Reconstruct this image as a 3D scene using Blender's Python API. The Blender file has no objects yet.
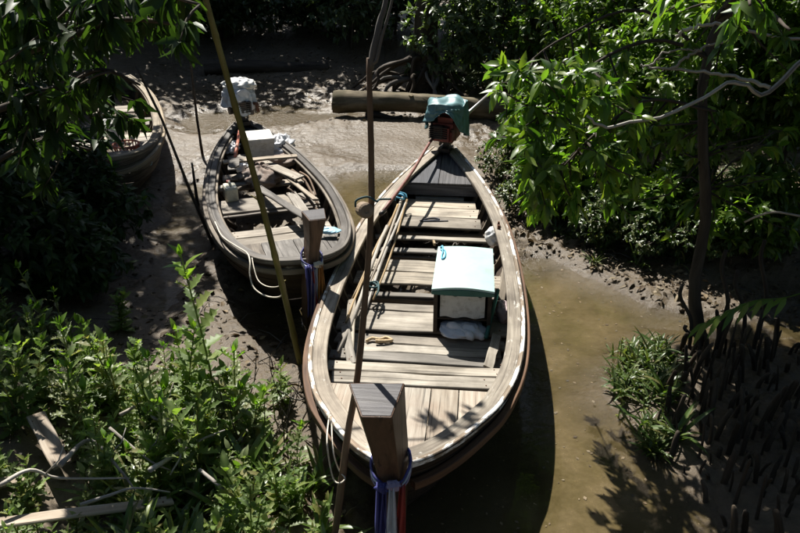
import bpy, math, random
import numpy as np
from mathutils import Vector, Matrix

# ------------------------------------------------------------------ camera, sky, sun, exposure
scene = bpy.context.scene
C = scene.collection
F_PX, PITCH, CAM_H = 785.0, math.radians(27.0), 4.0
cam_d = bpy.data.cameras.new('camera')
cam_d.sensor_width = 36.0
cam_d.lens = 36.0 * F_PX / 800.0
cam_d.clip_start, cam_d.clip_end = 0.05, 600.0
cam = bpy.data.objects.new('camera', cam_d)
cam.location = (0, 0, CAM_H)
cam.rotation_euler = (math.pi / 2 - PITCH, 0, 0)
C.objects.link(cam)
scene.camera = cam

SUN_EL = math.radians(50.0)
SUN_AZ = math.radians(22.0)              # towards the left of +Y
sun_vec = Vector((-math.sin(SUN_AZ) * math.cos(SUN_EL), math.cos(SUN_AZ) * math.cos(SUN_EL), math.sin(SUN_EL)))
world = bpy.data.worlds.new('World')
scene.world = world
world.use_nodes = True
wn = world.node_tree
wn.nodes.clear()
sky = wn.nodes.new('ShaderNodeTexSky')
sky.sky_type = 'NISHITA'
sky.sun_disc = False
sky.sun_elevation = SUN_EL
sky.sun_rotation = -SUN_AZ
bg = wn.nodes.new('ShaderNodeBackground')
bg.inputs['Strength'].default_value = 0.05
wo = wn.nodes.new('ShaderNodeOutputWorld')
wn.links.new(sky.outputs[0], bg.inputs[0])
wn.links.new(bg.outputs[0], wo.inputs[0])
sun_d = bpy.data.lights.new('sun', 'SUN')
sun_d.energy = 5.0
sun_d.angle = math.radians(0.5)
sun_d.color = (1.0, 0.955, 0.88)
sun = bpy.data.objects.new('sun', sun_d)
sun.rotation_euler = (-sun_vec).to_track_quat('-Z', 'Y').to_euler()
sun.location = (-8, 20, 26)
C.objects.link(sun)
scene.view_settings.view_transform = 'Standard'
scene.view_settings.look = 'None'
scene.view_settings.gamma = 1.0
scene.view_settings.use_curve_mapping = False
scene.view_settings.exposure = 1.05
scene.render.engine = 'CYCLES'
scene.cycles.max_bounces = 6
scene.cycles.transparent_max_bounces = 8
scene.cycles.use_denoising = True

rnd = random.Random(7)
R = np.random.RandomState(11)
PI = math.pi
cp, sp = math.cos(PITCH), math.sin(PITCH)

# ------------------------------------------------------------------ pixel directions of the 800x533 photograph
def ray(x, y):
    dx, dy = (x - 400) / F_PX, (266.5 - y) / F_PX
    return np.array([dx, cp + dy * sp, -sp + dy * cp])
def P(x, y, z=0.0):                      # where that direction meets height z
    d = ray(x, y)
    return np.array([0, 0, CAM_H]) + d * ((z - CAM_H) / d[2])
def PY(x, y, Y):                         # where it meets the upright plane at distance Y
    d = ray(x, y)
    return np.array([0, 0, CAM_H]) + d * (Y / d[1])

# ------------------------------------------------------------------ mesh helpers
def vnoise(x, y, seed=0):
    x = np.asarray(x, float); y = np.asarray(y, float)
    xi, yi = np.floor(x).astype(np.int64), np.floor(y).astype(np.int64)
    xf, yf = x - xi, y - yi
    def h(a, b):
        n = (a * 374761393 + b * 668265263 + seed * 974634777) & 0xffffffff
        n = ((n ^ (n >> 13)) * 1274126177) & 0xffffffff
        return ((n ^ (n >> 16)) & 0xffff) / 65535.0
    u, v = xf * xf * (3 - 2 * xf), yf * yf * (3 - 2 * yf)
    a = h(xi, yi) * (1 - u) + h(xi + 1, yi) * u
    b = h(xi, yi + 1) * (1 - u) + h(xi + 1, yi + 1) * u
    return (a * (1 - v) + b * v) * 2 - 1
def fbm(x, y, sc, oc=4, seed=0):
    t, a = 0, 1.0
    for k in range(oc):
        t = t + a * vnoise(np.asarray(x) * sc + 17.3 * k, np.asarray(y) * sc - 9.1 * k, seed + k)
        sc *= 2.03; a *= 0.5
    return t

def mk_mesh(name, V, F, mat, g=None, smooth=False):
    me = bpy.data.meshes.new(name)
    me.from_pydata([tuple(map(float, v)) for v in V], [], [tuple(map(int, f)) for f in F])
    if mat: me.materials.append(mat)
    if g is not None:
        at = me.attributes.new('g', 'FLOAT_VECTOR', 'POINT')
        at.data.foreach_set('vector', np.asarray(g, np.float32).ravel())
    if smooth: me.polygons.foreach_set('use_smooth', [True] * len(me.polygons))
    me.update()
    return me
def mk_tris(name, V, T, mat, smooth=False):
    me = bpy.data.meshes.new(name)
    n, m = len(V), len(T)
    me.vertices.add(n); me.vertices.foreach_set('co', np.asarray(V, np.float32).ravel())
    me.loops.add(m * 3); me.loops.foreach_set('vertex_index', np.asarray(T, np.int32).ravel())
    me.polygons.add(m)
    me.polygons.foreach_set('loop_start', np.arange(0, m * 3, 3, dtype=np.int32))
    me.polygons.foreach_set('loop_total', np.full(m, 3, np.int32))
    if smooth: me.polygons.foreach_set('use_smooth', np.ones(m, bool))
    me.materials.append(mat)
    me.update(calc_edges=True)
    return me
def link(name, me, parent=None, loc=(0, 0, 0), rot=(0, 0, 0)):
    o = bpy.data.objects.new(name, me)
    o.location = loc; o.rotation_euler = rot
    C.objects.link(o)
    if parent: o.parent = parent
    return o
def tag(o, label, cat, group=None, kind=None):
    o['label'] = label; o['category'] = cat
    if group: o['group'] = group
    if kind: o['kind'] = kind
    return o
def thing(name, label, cat, loc=(0, 0, 0), rz=0.0, group=None):
    o = bpy.data.objects.new(name, None)
    o.empty_display_size = 0.1
    o.location = tuple(map(float, loc)); o.rotation_euler = (0, 0, rz)
    C.objects.link(o)
    return tag(o, label, cat, group)

class MB:
    """collects shapes into one mesh; g holds the coordinates of the wood grain"""
    def __init__(s): s.V, s.F, s.G = [], [], []
    def add(s, V, F, G=None):
        b = len(s.V)
        s.V += [tuple(v) for v in V]
        s.G += [tuple(v) for v in (G if G is not None else V)]
        s.F += [tuple(i + b for i in f) for f in F]
    def box(s, c, d, M=None):
        V, G = [], []
        for x in (-.5, .5):
            for y in (-.5, .5):
                for z in (-.5, .5):
                    v = Vector((x * d[0], y * d[1], z * d[2]))
                    G.append(tuple(v))
                    if M: v = M @ v
                    V.append(v + Vector(c))
        s.add(V, [(0, 1, 3, 2), (4, 6, 7, 5), (0, 4, 5, 1), (2, 3, 7, 6), (0, 2, 6, 4), (1, 5, 7, 3)], G)
    def tube(s, pts, rad, n=8, cap=True, wob=0.0, seed=0):
        pts = [Vector(p) for p in pts]
        if not hasattr(rad, '__len__'): rad = [rad] * len(pts)
        rr = random.Random(seed)
        t0 = (pts[1] - pts[0]).normalized()
        ref = Vector((0, 0, 1)) if abs(t0.z) < .9 else Vector((1, 0, 0))
        u = t0.cross(ref).normalized()
        V, G, F = [], [], []
        acc = 0
        for i, p in enumerate(pts):
            t = (pts[min(i + 1, len(pts) - 1)] - pts[max(i - 1, 0)]).normalized()
            u = (u - t * u.dot(t)).normalized()
            w = t.cross(u)
            if i: acc += (p - pts[i - 1]).length
            for k in range(n):
                a = 2 * PI * k / n
                r = rad[i] * (1 + wob * rr.uniform(-1, 1))
                V.append(p + (u * math.cos(a) + w * math.sin(a)) * r)
                G.append((acc, rad[i] * math.cos(a), rad[i] * math.sin(a)))
        for i in range(len(pts) - 1):
            for k in range(n):
                a, b = i * n + k, i * n + (k + 1) % n
                F.append((a, b, b + n, a + n))
        if cap:
            F.append(tuple(range(n - 1, -1, -1)))
            F.append(tuple((len(pts) - 1) * n + k for k in range(n)))
        s.add(V, F, G)
    def sweep(s, secs, G=None, close=True, caps=True):
        """secs: list of rings (lists of points of one length)"""
        n = len(secs[0]); V = [p for r in secs for p in r]; F = []
        for i in range(len(secs) - 1):
            for k in range(n if close else n - 1):
                a, b = i * n + k, i * n + (k + 1) % n
                F.append((a, b, b + n, a + n))
        if caps and close:
            F.append(tuple(range(n - 1, -1, -1)))
            F.append(tuple((len(secs) - 1) * n + k for k in range(n)))
        s.add(V, F, G)
    def lathe(s, prof, n=16, c=(0, 0, 0)):
        secs = [[(c[0] + r * math.cos(2 * PI * k / n), c[1] + r * math.sin(2 * PI * k / n), c[2] + z) for k in range(n)] for r, z in prof]
        s.sweep(secs)
    def grid(s, fn, nu, nv):
        V = [fn(i / (nu - 1), j / (nv - 1)) for i in range(nu) for j in range(nv)]
        F = [(i * nv + j, (i + 1) * nv + j, (i + 1) * nv + j + 1, i * nv + j + 1) for i in range(nu - 1) for j in range(nv - 1)]
        s.add(V, F)
    def mesh(s, name, mat, smooth=False): return mk_mesh(name, s.V, s.F, mat, s.G, smooth)
    def part(s, name, mat, parent=None, loc=(0, 0, 0), rot=(0, 0, 0), smooth=False):
        return link(name, s.mesh(name, mat, smooth), parent, loc, rot)

def spline(pts, n):
    """Catmull-Rom through pts, n samples"""
    p = np.asarray(pts, float)
    p = np.vstack([2 * p[0] - p[1], p, 2 * p[-1] - p[-2]])
    m = len(p) - 3
    out = []
    for t in np.linspace(0, m - 1e-6, n):
        i = int(t); f = t - i
        a, b, c, d = p[i:i + 4]
        out.append(.5 * (2 * b + (c - a) * f + (2 * a - 5 * b + 4 * c - d) * f * f + (3 * b - a - 3 * c + d) * f ** 3))
    return np.array(out)

# ------------------------------------------------------------------ materials
def new_mat(name):
    m = bpy.data.materials.new(name); m.use_nodes = True
    nt = m.node_tree; nt.nodes.clear()
    out = nt.nodes.new('ShaderNodeOutputMaterial')
    b = nt.nodes.new('ShaderNodeBsdfPrincipled')
    nt.links.new(b.outputs[0], out.inputs[0])
    return m, nt, b, out
def nd(nt, typ, **kw):
    n = nt.nodes.new('ShaderNode' + typ)
    for k, v in kw.items():
        if k in n.inputs: n.inputs[k].default_value = v
        else: setattr(n, k, v)
    return n
def ramp(nt, src, stops):
    r = nt.nodes.new('ShaderNodeValToRGB')
    e = r.color_ramp.elements
    while len(e) < len(stops): e.new(0.5)
    for i, (p, c) in enumerate(stops):
        e[i].position = p
        e[i].color = (*c, 1) if len(c) == 3 else c
    nt.links.new(src, r.inputs[0])
    return r.outputs[0]
def mix(nt, fac, a, b, mode='MIX'):
    m = nt.nodes.new('ShaderNodeMix'); m.data_type = 'RGBA'; m.blend_type = mode
    for sock, v in ((m.inputs[0], fac), (m.inputs[6], a), (m.inputs[7], b)):
        if hasattr(v, 'is_linked'): nt.links.new(v, sock)
        elif isinstance(v, (int, float)): sock.default_value = v
        else: sock.default_value = (*v, 1)
    return m.outputs[2]
def math_n(nt, op, a, b=0.0):
    m = nt.nodes.new('ShaderNodeMath'); m.operation = op
    for sock, v in ((m.inputs[0], a), (m.inputs[1], b)):
        if hasattr(v, 'is_linked'): nt.links.new(v, sock)
        else: sock.default_value = v
    return m.outputs[0]
def bump(nt, b, h, strength=.4, dist=.01):
    n = nd(nt, 'Bump', Strength=strength, Distance=dist)
    nt.links.new(h, n.inputs['Height']); nt.links.new(n.outputs[0], b.inputs['Normal'])
    return n

def wood(name, dark, mid, light, rough=.75, grain=26.0, stain=(.06, .05, .04), stain_amt=.45, paint=None, paint_cut=.5):
    m, nt, b, out = new_mat(name)
    at = nd(nt, 'Attribute', attribute_name='g')
    oi = nd(nt, 'ObjectInfo')
    off = nd(nt, 'VectorMath', operation='MULTIPLY_ADD')
    cmb = nd(nt, 'CombineXYZ')
    k = math_n(nt, 'MULTIPLY', oi.outputs['Random'], 37.0)
    for i in range(3): nt.links.new(k, cmb.inputs[i])
    add = nd(nt, 'VectorMath', operation='ADD')
    nt.links.new(at.outputs['Vector'], add.inputs[0]); nt.links.new(cmb.outputs[0], add.inputs[1])
    nt.nodes.remove(off)
    mp = nd(nt, 'Mapping')
    gs = math_n(nt, 'MULTIPLY_ADD', oi.outputs['Random'], grain * 1.0); gs.node.inputs[2].default_value = grain * .45
    gv = nd(nt, 'CombineXYZ', X=1.6); nt.links.new(gs, gv.inputs[1]); nt.links.new(gs, gv.inputs[2]); nt.links.new(gv.outputs[0], mp.inputs['Scale'])
    nt.links.new(add.outputs[0], mp.inputs[0])
    n1 = nd(nt, 'TexNoise', Scale=1.0, Detail=6.0, Roughness=.62, Distortion=.6)
    nt.links.new(mp.outputs[0], n1.inputs['Vector'])
    col = ramp(nt, n1.outputs[0], [(.28, dark), (.5, mid), (.74, light)])
    n2 = nd(nt, 'TexNoise', Scale=2.6, Detail=5.0, Roughness=.6)
    nt.links.new(add.outputs[0], n2.inputs['Vector'])
    st = ramp(nt, n2.outputs[0], [(.42, (0, 0, 0)), (.7, (1, 1, 1))])
    col = mix(nt, math_n(nt, 'MULTIPLY', st, stain_amt), col, stain)
    tone = ramp(nt, oi.outputs['Random'], [(0, (.58, .56, .54)), (.3, (.95, .95, .94)), (.6, (.78, .75, .70)), (.8, (1.08, 1.05, 1.0)), (1, (.95, .86, .74))])
    col = mix(nt, 1.0, col, tone, 'MULTIPLY')
    # fine cracks along the grain
    mp2 = nd(nt, 'Mapping'); mp2.inputs['Scale'].default_value = (.9, grain * 2.4, grain * 2.4)
    nt.links.new(add.outputs[0], mp2.inputs[0])
    n3 = nd(nt, 'TexNoise', Scale=1.0, Detail=3.0)
    nt.links.new(mp2.outputs[0], n3.inputs['Vector'])
    crack = ramp(nt, n3.outputs[0], [(.30, (.25, .25, .25)), (.40, (1, 1, 1))])
    col = mix(nt, .8, col, mix(nt, 1.0, col, crack, 'MULTIPLY'))
    if paint:
        n4 = nd(nt, 'TexNoise', Scale=7.0, Detail=7.0, Roughness=.68)
        mp3 = nd(nt, 'Mapping'); mp3.inputs['Scale'].default_value = (.6, 1.6, 1.6)
        nt.links.new(add.outputs[0], mp3.inputs[0]); nt.links.new(mp3.outputs[0], n4.inputs['Vector'])
        pm = ramp(nt, n4.outputs[0], [(paint_cut - .04, (1, 1, 1)), (paint_cut + .04, (0, 0, 0))])
        col = mix(nt, pm, col, paint)
    nt.links.new(col, b.inputs['Base Color'])
    b.inputs['Roughness'].default_value = rough
    b.inputs['Specular IOR Level'].default_value = .3
    h = math_n(nt, 'ADD', n1.outputs[0], math_n(nt, 'MULTIPLY', crack, .6))
    bump(nt, b, h, .55, .006)
    return m

def plain(name, col, rough=.5, var=.25, scale=6.0, metal=0.0, bstr=.2, bdist=.006, dirt=None, spec=.5, trans=0.0):
    m, nt, b, out = new_mat(name)
    tc = nd(nt, 'TexCoord')
    n = nd(nt, 'TexNoise', Scale=scale, Detail=6.0, Roughness=.6)
    nt.links.new(tc.outputs['Object'], n.inputs['Vector'])
    d = tuple(c * (1 - var) for c in col); l = tuple(min(1, c * (1 + var)) for c in col)
    c = ramp(nt, n.outputs[0], [(.3, d), (.7, l)])
    if dirt:
        n2 = nd(nt, 'TexNoise', Scale=scale * .7, Detail=8.0, Roughness=.7)
        nt.links.new(tc.outputs['Object'], n2.inputs['Vector'])
        c = mix(nt, ramp(nt, n2.outputs[0], [(.5, (0, 0, 0)), (.72, (.85, .85, .85))]), c, dirt)
    nt.links.new(c, b.inputs['Base Color'])
    b.inputs['Roughness'].default_value = rough
    b.inputs['Metallic'].default_value = metal
    b.inputs['Specular IOR Level'].default_value = spec
    bump(nt, b, n.outputs[0], bstr, bdist)
    if trans:
        tr = nd(nt, 'BsdfTranslucent'); nt.links.new(c, tr.inputs[0])
        ms = nd(nt, 'MixShader'); ms.inputs[0].default_value = trans
        nt.links.new(b.outputs[0], ms.inputs[1]); nt.links.new(tr.outputs[0], ms.inputs[2])
        nt.links.new(ms.outputs[0], out.inputs[0])
    return m

def leaf_mat(name, cols, rough=.38, trans=.35, tcol=None, spec=.5):
    m, nt, b, out = new_mat(name)
    ge = nd(nt, 'NewGeometry')
    n = len(cols)
    c = ramp(nt, ge.outputs['Random Per Island'], [(i / max(1, n - 1), k) for i, k in enumerate(cols)])
    tc = nd(nt, 'TexCoord')
    no = nd(nt, 'TexNoise', Scale=1.3, Detail=2.0)
    nt.links.new(tc.outputs['Object'], no.inputs['Vector'])
    c = mix(nt, 1.0, c, ramp(nt, no.outputs[0], [(.3, (.62, .66, .6)), (.7, (1.15, 1.1, 1.0))]), 'MULTIPLY')
    nt.links.new(c, b.inputs['Base Color'])
    b.inputs['Roughness'].default_value = rough
    b.inputs['Specular IOR Level'].default_value = spec
    tr = nd(nt, 'BsdfTranslucent')
    nt.links.new(mix(nt, 1.0, c, tcol or (1.5, 1.75, .55), 'MULTIPLY'), tr.inputs[0])
    ms = nd(nt, 'MixShader'); ms.inputs[0].default_value = trans
    nt.links.new(b.outputs[0], ms.inputs[1]); nt.links.new(tr.outputs[0], ms.inputs[2])
    nt.links.new(ms.outputs[0], out.inputs[0])
    return m

M = {}
M['plank'] = wood('plank_wood', (.20, .175, .14), (.37, .335, .28), (.53, .49, .42), stain_amt=.6)
M['plank_grey'] = wood('grey_plank_wood', (.13, .12, .11), (.24, .225, .20), (.36, .34, .31), stain_amt=.4)
M['gunwale'] = wood('gunwale_wood', (.15, .13, .11), (.30, .27, .23), (.45, .42, .365), stain_amt=.55, paint=(.5, .48, .44), paint_cut=.36)
M['white_rail'] = wood('white_painted_wood', (.14, .10, .075), (.27, .22, .17), (.38, .33, .27), paint=(.74, .73, .70), paint_cut=.485, stain_amt=.3)
M['brown_rail'] = wood('brown_wood', (.05, .028, .017), (.12, .066, .038), (.21, .125, .075), stain_amt=.3)
M['hull'] = wood('hull_wood', (.02, .015, .012), (.05, .037, .028), (.10, .075, .055), stain_amt=.4)
M['rib'] = wood('rib_wood', (.09, .075, .06), (.19, .16, .125), (.33, .285, .23))
M['post'] = wood('post_wood', (.045, .026, .018), (.10, .056, .036), (.17, .10, .066), rough=.5, grain=14)
M['post_top'] = wood('post_top_wood', (.02, .018, .02), (.042, .039, .044), (.08, .075, .083), rough=.45, stain_amt=.3)
M['foredeck'] = wood('foredeck_wood', (.19, .165, .135), (.32, .29, .245), (.45, .42, .37), stain=(.24, .15, .10), stain_amt=.4)
M['blue_deck'] = wood('blue_grey_deck', (.03, .033, .04), (.075, .08, .095), (.14, .145, .165), stain_amt=.2)
M['b2wood'] = wood('old_boat_wood', (.06, .055, .05), (.14, .13, .12), (.27, .255, .235), stain_amt=.55)
M['b2plank'] = wood('old_boat_plank', (.17, .145, .12), (.31, .28, .24), (.48, .45, .40), stain_amt=.4)
M['b3wood'] = wood('third_boat_wood', (.16, .13, .09), (.30, .25, .18), (.45, .40, .31), stain_amt=.35)
M['driftboard'] = wood('bleached_board', (.24, .18, .13), (.42, .35, .27), (.58, .52, .43), stain_amt=.3)
M['stake'] = wood('stake_bark', (.07, .042, .026), (.155, .10, .062), (.27, .185, .12), grain=12)
M['bamboo'] = wood('bamboo_skin', (.13, .11, .03), (.26, .215, .065), (.38, .32, .12), rough=.4, grain=10, stain=(.09, .08, .03))
M['cane'] = wood('cane_skin', (.20, .13, .06), (.40, .28, .14), (.55, .42, .25), rough=.5, grain=12)
M['darkstick'] = wood('dark_stick', (.02, .016, .013), (.045, .036, .028), (.09, .075, .06), grain=10)
M['deadwood'] = wood('dead_wood', (.22, .20, .18), (.38, .355, .32), (.54, .52, .49), grain=14)
M['bark'] = wood('tree_bark', (.022, .018, .014), (.052, .042, .033), (.10, .083, .066), grain=9, rough=.9)
M['bark_grey'] = wood('grey_bark', (.06, .055, .05), (.13, .12, .11), (.25, .235, .22), grain=9, rough=.9)
M['log'] = wood('log_bark', (.07, .056, .036), (.18, .148, .098), (.33, .28, .19), grain=7, rough=.9, stain=(.06, .06, .022), stain_amt=.75)
M['root'] = wood('peg_root_bark', (.022, .016, .010), (.055, .042, .028), (.13, .10, .07), grain=9, rough=.85)
M['aqua'] = plain('aqua_lid', (.335, .475, .455), .6, .09, 5, bstr=.08, dirt=(.28, .36, .33), spec=.3)
M['dark_teal'] = plain('dark_green_and_rim_shade', (.012, .095, .078), .45, .2, 8)  # painted shade for the aqua lid's front; plain dark green on the shaft
M['boxdark'] = wood('crate_wood', (.025, .018, .013), (.06, .043, .031), (.11, .085, .062))
M['foam'] = plain('old_foam', (.62, .60, .55), .8, .1, 22, bstr=.35, dirt=(.30, .26, .19))
M['white_cloth'] = plain('white_sacking', (.70, .71, .74), .7, .1, 9, dirt=(.42, .41, .38))
M['white_plastic'] = plain('white_plastic', (.78, .78, .76), .3, .06, 12, dirt=(.5, .46, .38))
M['pink_bag'] = plain('pink_grey_bag', (.55, .44, .44), .45, .15, 12)
M['teal_tarp'] = plain('teal_tarpaulin', (.11, .225, .245), .48, .22, 7, bstr=.3, bdist=.012, dirt=(.16, .30, .30), trans=.12)
M['silver'] = plain('silver_sheet', (.66, .68, .72), .33, .15, 8, bstr=.35, bdist=.012, trans=.1)
M['clear_sheet'] = plain('crumpled_plastic', (.70, .71, .73), .28, .2, 10, bstr=.5, bdist=.02, trans=.25)
M['engine_red'] = plain('engine_red_paint', (.23, .045, .032), .5, .4, 14, dirt=(.06, .035, .025))
M['metal_dark'] = plain('oily_dark_metal', (.045, .043, .042), .45, .4, 16, metal=.6, dirt=(.10, .06, .04))
M['metal_grey'] = plain('grey_steel', (.32, .32, .33), .42, .2, 18, metal=.7, dirt=(.16, .10, .06))
M['rust'] = plain('rusted_iron', (.13, .055, .028), .85, .4, 20)
M['tiller_red'] = plain('red_brown_handle', (.16, .06, .045), .55, .3, 12)
M['orange'] = plain('faded_orange_red', (.55, .16, .09), .55, .15, 10, dirt=(.4, .3, .24))
M['blue_rope'] = plain('blue_rope', (.10, .36, .52), .7, .3, 60, bstr=.6)
M['dark_rope'] = plain('dark_cord', (.03, .035, .05), .8, .3, 60)
M['teal_rope'] = plain('teal_net_cord', (.025, .07, .075), .8, .4, 60)
M['pale_rope'] = plain('pale_rope', (.55, .50, .41), .8, .25, 60, bstr=.6)
M['straw'] = plain('frayed_rope', (.45, .34, .20), .85, .3, 60)
M['rib_blue'] = plain('blue_ribbon', (.06, .065, .24), .6, .2, 8, trans=.25)
M['rib_white'] = plain('white_ribbon', (.60, .65, .72), .6, .15, 8, trans=.25)
M['rib_red'] = plain('red_ribbon', (.32, .035, .03), .6, .25, 8, trans=.2)
M['rib_yellow'] = plain('yellow_ribbon', (.45, .20, .05), .6, .25, 8, trans=.2)
M['rib_mauve'] = plain('mauve_ribbon', (.30, .26, .38), .6, .25, 8, trans=.2)
M['burlap'] = plain('brown_sacking', (.20, .15, .12), .85, .25, 14, bstr=.4, dirt=(.38, .35, .32))
M['jerry'] = plain('cream_plastic', (.62, .60, .48), .35, .1, 9, dirt=(.35, .32, .24))
M['lt_blue'] = plain('light_blue_cloth', (.30, .52, .64), .6, .15, 9)
M['float'] = wood('float_wood', (.12, .085, .055), (.26, .19, .13), (.42, .34, .25), grain=8)
M['lichen'] = plain('pale_stone', (.22, .20, .17), .85, .3, 9, bstr=.6, bdist=.02)
G_ = lambda *a: a
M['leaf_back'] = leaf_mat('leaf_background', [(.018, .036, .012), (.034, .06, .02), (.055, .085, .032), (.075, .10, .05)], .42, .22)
M['leaf_grey'] = leaf_mat('leaf_grey_green', [(.065, .10, .05), (.11, .155, .08), (.17, .215, .125)], .38, .42)
M['leaf_right'] = leaf_mat('leaf_bush', [(.05, .10, .016), (.085, .155, .026), (.13, .21, .038), (.18, .235, .055)], .36, .52)
M['leaf_lance'] = leaf_mat('leaf_long', [(.05, .115, .016), (.085, .165, .026), (.13, .215, .035), (.19, .24, .045)], .36, .52)
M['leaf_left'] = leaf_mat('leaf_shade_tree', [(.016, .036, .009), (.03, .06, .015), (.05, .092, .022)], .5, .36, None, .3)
M['leaf_holly'] = leaf_mat('leaf_holly_mangrove', [(.09, .145, .042), (.135, .205, .06), (.185, .26, .08), (.22, .29, .10), (.26, .24, .07)], .5, .44, None, .35)
M['leaf_holly_pale'] = leaf_mat('leaf_holly_pale', [(.12, .16, .07), (.175, .22, .095), (.22, .27, .125), (.27, .31, .15), (.26, .21, .10)], .45, .42, (1.35, 1.55, .6), .45)
M['leaf_tip'] = leaf_mat('leaf_young_shoot', [(.11, .22, .025), (.16, .28, .035), (.21, .31, .05)], .36, .42)
M['leaf_strap'] = leaf_mat('leaf_strap', [(.07, .13, .025), (.11, .18, .04), (.16, .22, .06), (.22, .21, .08), (.26, .22, .13)], .36, .36)
M['leaf_dry'] = leaf_mat('leaf_litter', [(.05, .035, .022), (.10, .07, .042), (.17, .125, .075), (.24, .19, .13), (.06, .055, .045)], .7, .1, (1.2, 1, .7), .3)
M['leaf_grass'] = leaf_mat('leaf_sedge', [(.04, .08, .02), (.07, .12, .03), (.12, .16, .06), (.18, .18, .08)], .4, .3)

# mud: brown grey silt, darker and glossier where it is wet
def mud_material():
    m, nt, b, out = new_mat('creek_mud')
    ge = nd(nt, 'NewGeometry')
    sep = nd(nt, 'SeparateXYZ'); nt.links.new(ge.outputs['Position'], sep.inputs[0])
    n1 = nd(nt, 'TexNoise', Scale=1.1, Detail=8.0, Roughness=.6); nt.links.new(ge.outputs['Position'], n1.inputs['Vector'])
    n2 = nd(nt, 'TexNoise', Scale=22.0, Detail=10.0, Roughness=.75); nt.links.new(ge.outputs['Position'], n2.inputs['Vector'])
    n3 = nd(nt, 'TexVoronoi', Scale=16.0); nt.links.new(ge.outputs['Position'], n3.inputs['Vector'])
    c = ramp(nt, n1.outputs[0], [(.22, (.062, .048, .032)), (.42, (.104, .079, .049)), (.58, (.124, .098, .068)), (.78, (.155, .129, .098))])
    c2 = ramp(nt, n2.outputs[0], [(.28, (.5, .47, .43)), (.5, (.97, .95, .92)), (.72, (1.32, 1.28, 1.2))])
    c = mix(nt, .85, c, mix(nt, 1.0, c, c2, 'MULTIPLY'))
    wet = nd(nt, 'MapRange'); wet.inputs[1].default_value = .01; wet.inputs[2].default_value = .12
    z = math_n(nt, 'ADD', sep.outputs['Z'], math_n(nt, 'MULTIPLY', math_n(nt, 'SUBTRACT', n1.outputs[0], .5), .10))
    nt.links.new(z, wet.inputs[0])
    c = mix(nt, wet.outputs[0], mix(nt, 1.0, c, (.62, .58, .50), 'MULTIPLY'), c)
    nt.links.new(c, b.inputs['Base Color'])
    r = nd(nt, 'MapRange'); r.inputs[3].default_value = .23; r.inputs[4].default_value = .6
    nt.links.new(wet.outputs[0], r.inputs[0]); nt.links.new(r.outputs[0], b.inputs['Roughness'])
    h = math_n(nt, 'ADD', n2.outputs[0], math_n(nt, 'MULTIPLY', n3.outputs[0], .45))
    b.inputs['Specular IOR Level'].default_value = .28
    bump(nt, b, h, .5, .028)
    return m
M['mud'] = mud_material()

def water_material():
    m, nt, b, out = new_mat('murky_water')
    ge = nd(nt, 'NewGeometry')
    n1 = nd(nt, 'TexNoise', Scale=1.7, Detail=6.0, Roughness=.6); nt.links.new(ge.outputs['Position'], n1.inputs['Vector'])
    n0 = nd(nt, 'TexNoise', Scale=14.0, Detail=12.0, Roughness=.85); nt.links.new(ge.outputs['Position'], n0.inputs['Vector'])
    c = ramp(nt, n1.outputs[0], [(.3, (.06, .046, .018)), (.47, (.115, .088, .04)), (.6, (.145, .11, .056)), (.74, (.20, .155, .09))])
    c = mix(nt, .95, c, mix(nt, 1.0, c, ramp(nt, n0.outputs[0], [(.3, (.55, .55, .5)), (.58, (1, 1, 1)), (.76, (1.8, 1.72, 1.6))]), 'MULTIPLY'))
    nt.links.new(c, b.inputs['Base Color'])
    b.inputs['Roughness'].default_value = .06
    b.inputs['IOR'].default_value = 1.33
    dp = nd(nt, 'Attribute', attribute_name='depth')          # silt clouds thicken with the depth of the water
    al = nd(nt, 'MapRange'); al.inputs[1].default_value = 0; al.inputs[2].default_value = .13; al.inputs[3].default_value = .22; al.inputs[4].default_value = .80
    nt.links.new(dp.outputs['Fac'], al.inputs[0]); nt.links.new(al.outputs[0], b.inputs['Alpha'])
    n2 = nd(nt, 'TexNoise', Scale=7.0, Detail=3.0); nt.links.new(ge.outputs['Position'], n2.inputs['Vector'])
    bump(nt, b, n2.outputs[0], .2, .02)
    return m
M['water'] = water_material()

# ------------------------------------------------------------------ ground
def poly(pix): return np.array([P(x, y, 0)[:2] for x, y in pix])
W_POLYS = [
    poly([(500, 262), (560, 264), (600, 286), (650, 303), (700, 313), (860, 325), (870, 352), (720, 346), (668, 340), (640, 352),
          (612, 380), (606, 402), (626, 424), (648, 452), (690, 492), (722, 540), (780, 640), (400, 640), (395, 520), (430, 400), (440, 300)]),
    poly([(302, 176), (360, 172), (428, 172), (440, 210), (420, 260), (400, 300), (365, 330), (330, 340), (290, 335), (262, 300), (290, 250), (330, 215), (318, 192)]),
    poly([(168, 122), (210, 112), (270, 106), (345, 110), (350, 118), (300, 124), (250, 127), (190, 132)]),
    poly([(160, 186), (198, 180), (206, 210), (214, 245), (190, 262), (176, 300), (140, 318), (158, 285), (176, 250), (160, 220)]),
]
def sdist(x, y, poly_):
    n = len(poly_)
    d = np.full(x.shape, 1e9); ins = np.zeros(x.shape, bool)
    for i in range(n):
        a, b = poly_[i], poly_[(i + 1) % n]
        ex, ey = b - a
        t = np.clip(((x - a[0]) * ex + (y - a[1]) * ey) / (ex * ex + ey * ey), 0, 1)
        d = np.minimum(d, (x - a[0] - t * ex) ** 2 + (y - a[1] - t * ey) ** 2)
        c = ((a[1] > y) != (b[1] > y))
        with np.errstate(divide='ignore', invalid='ignore'):
            xi = (b[0] - a[0]) * (y - a[1]) / (b[1] - a[1] + 1e-12) + a[0]
        ins ^= c & (x < xi)
    d = np.sqrt(d)
    return np.where(ins, -d, d)
def sstep(a, b, x):
    t = np.clip((x - a) / (b - a), 0, 1)
    return t * t * (3 - 2 * t)
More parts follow.
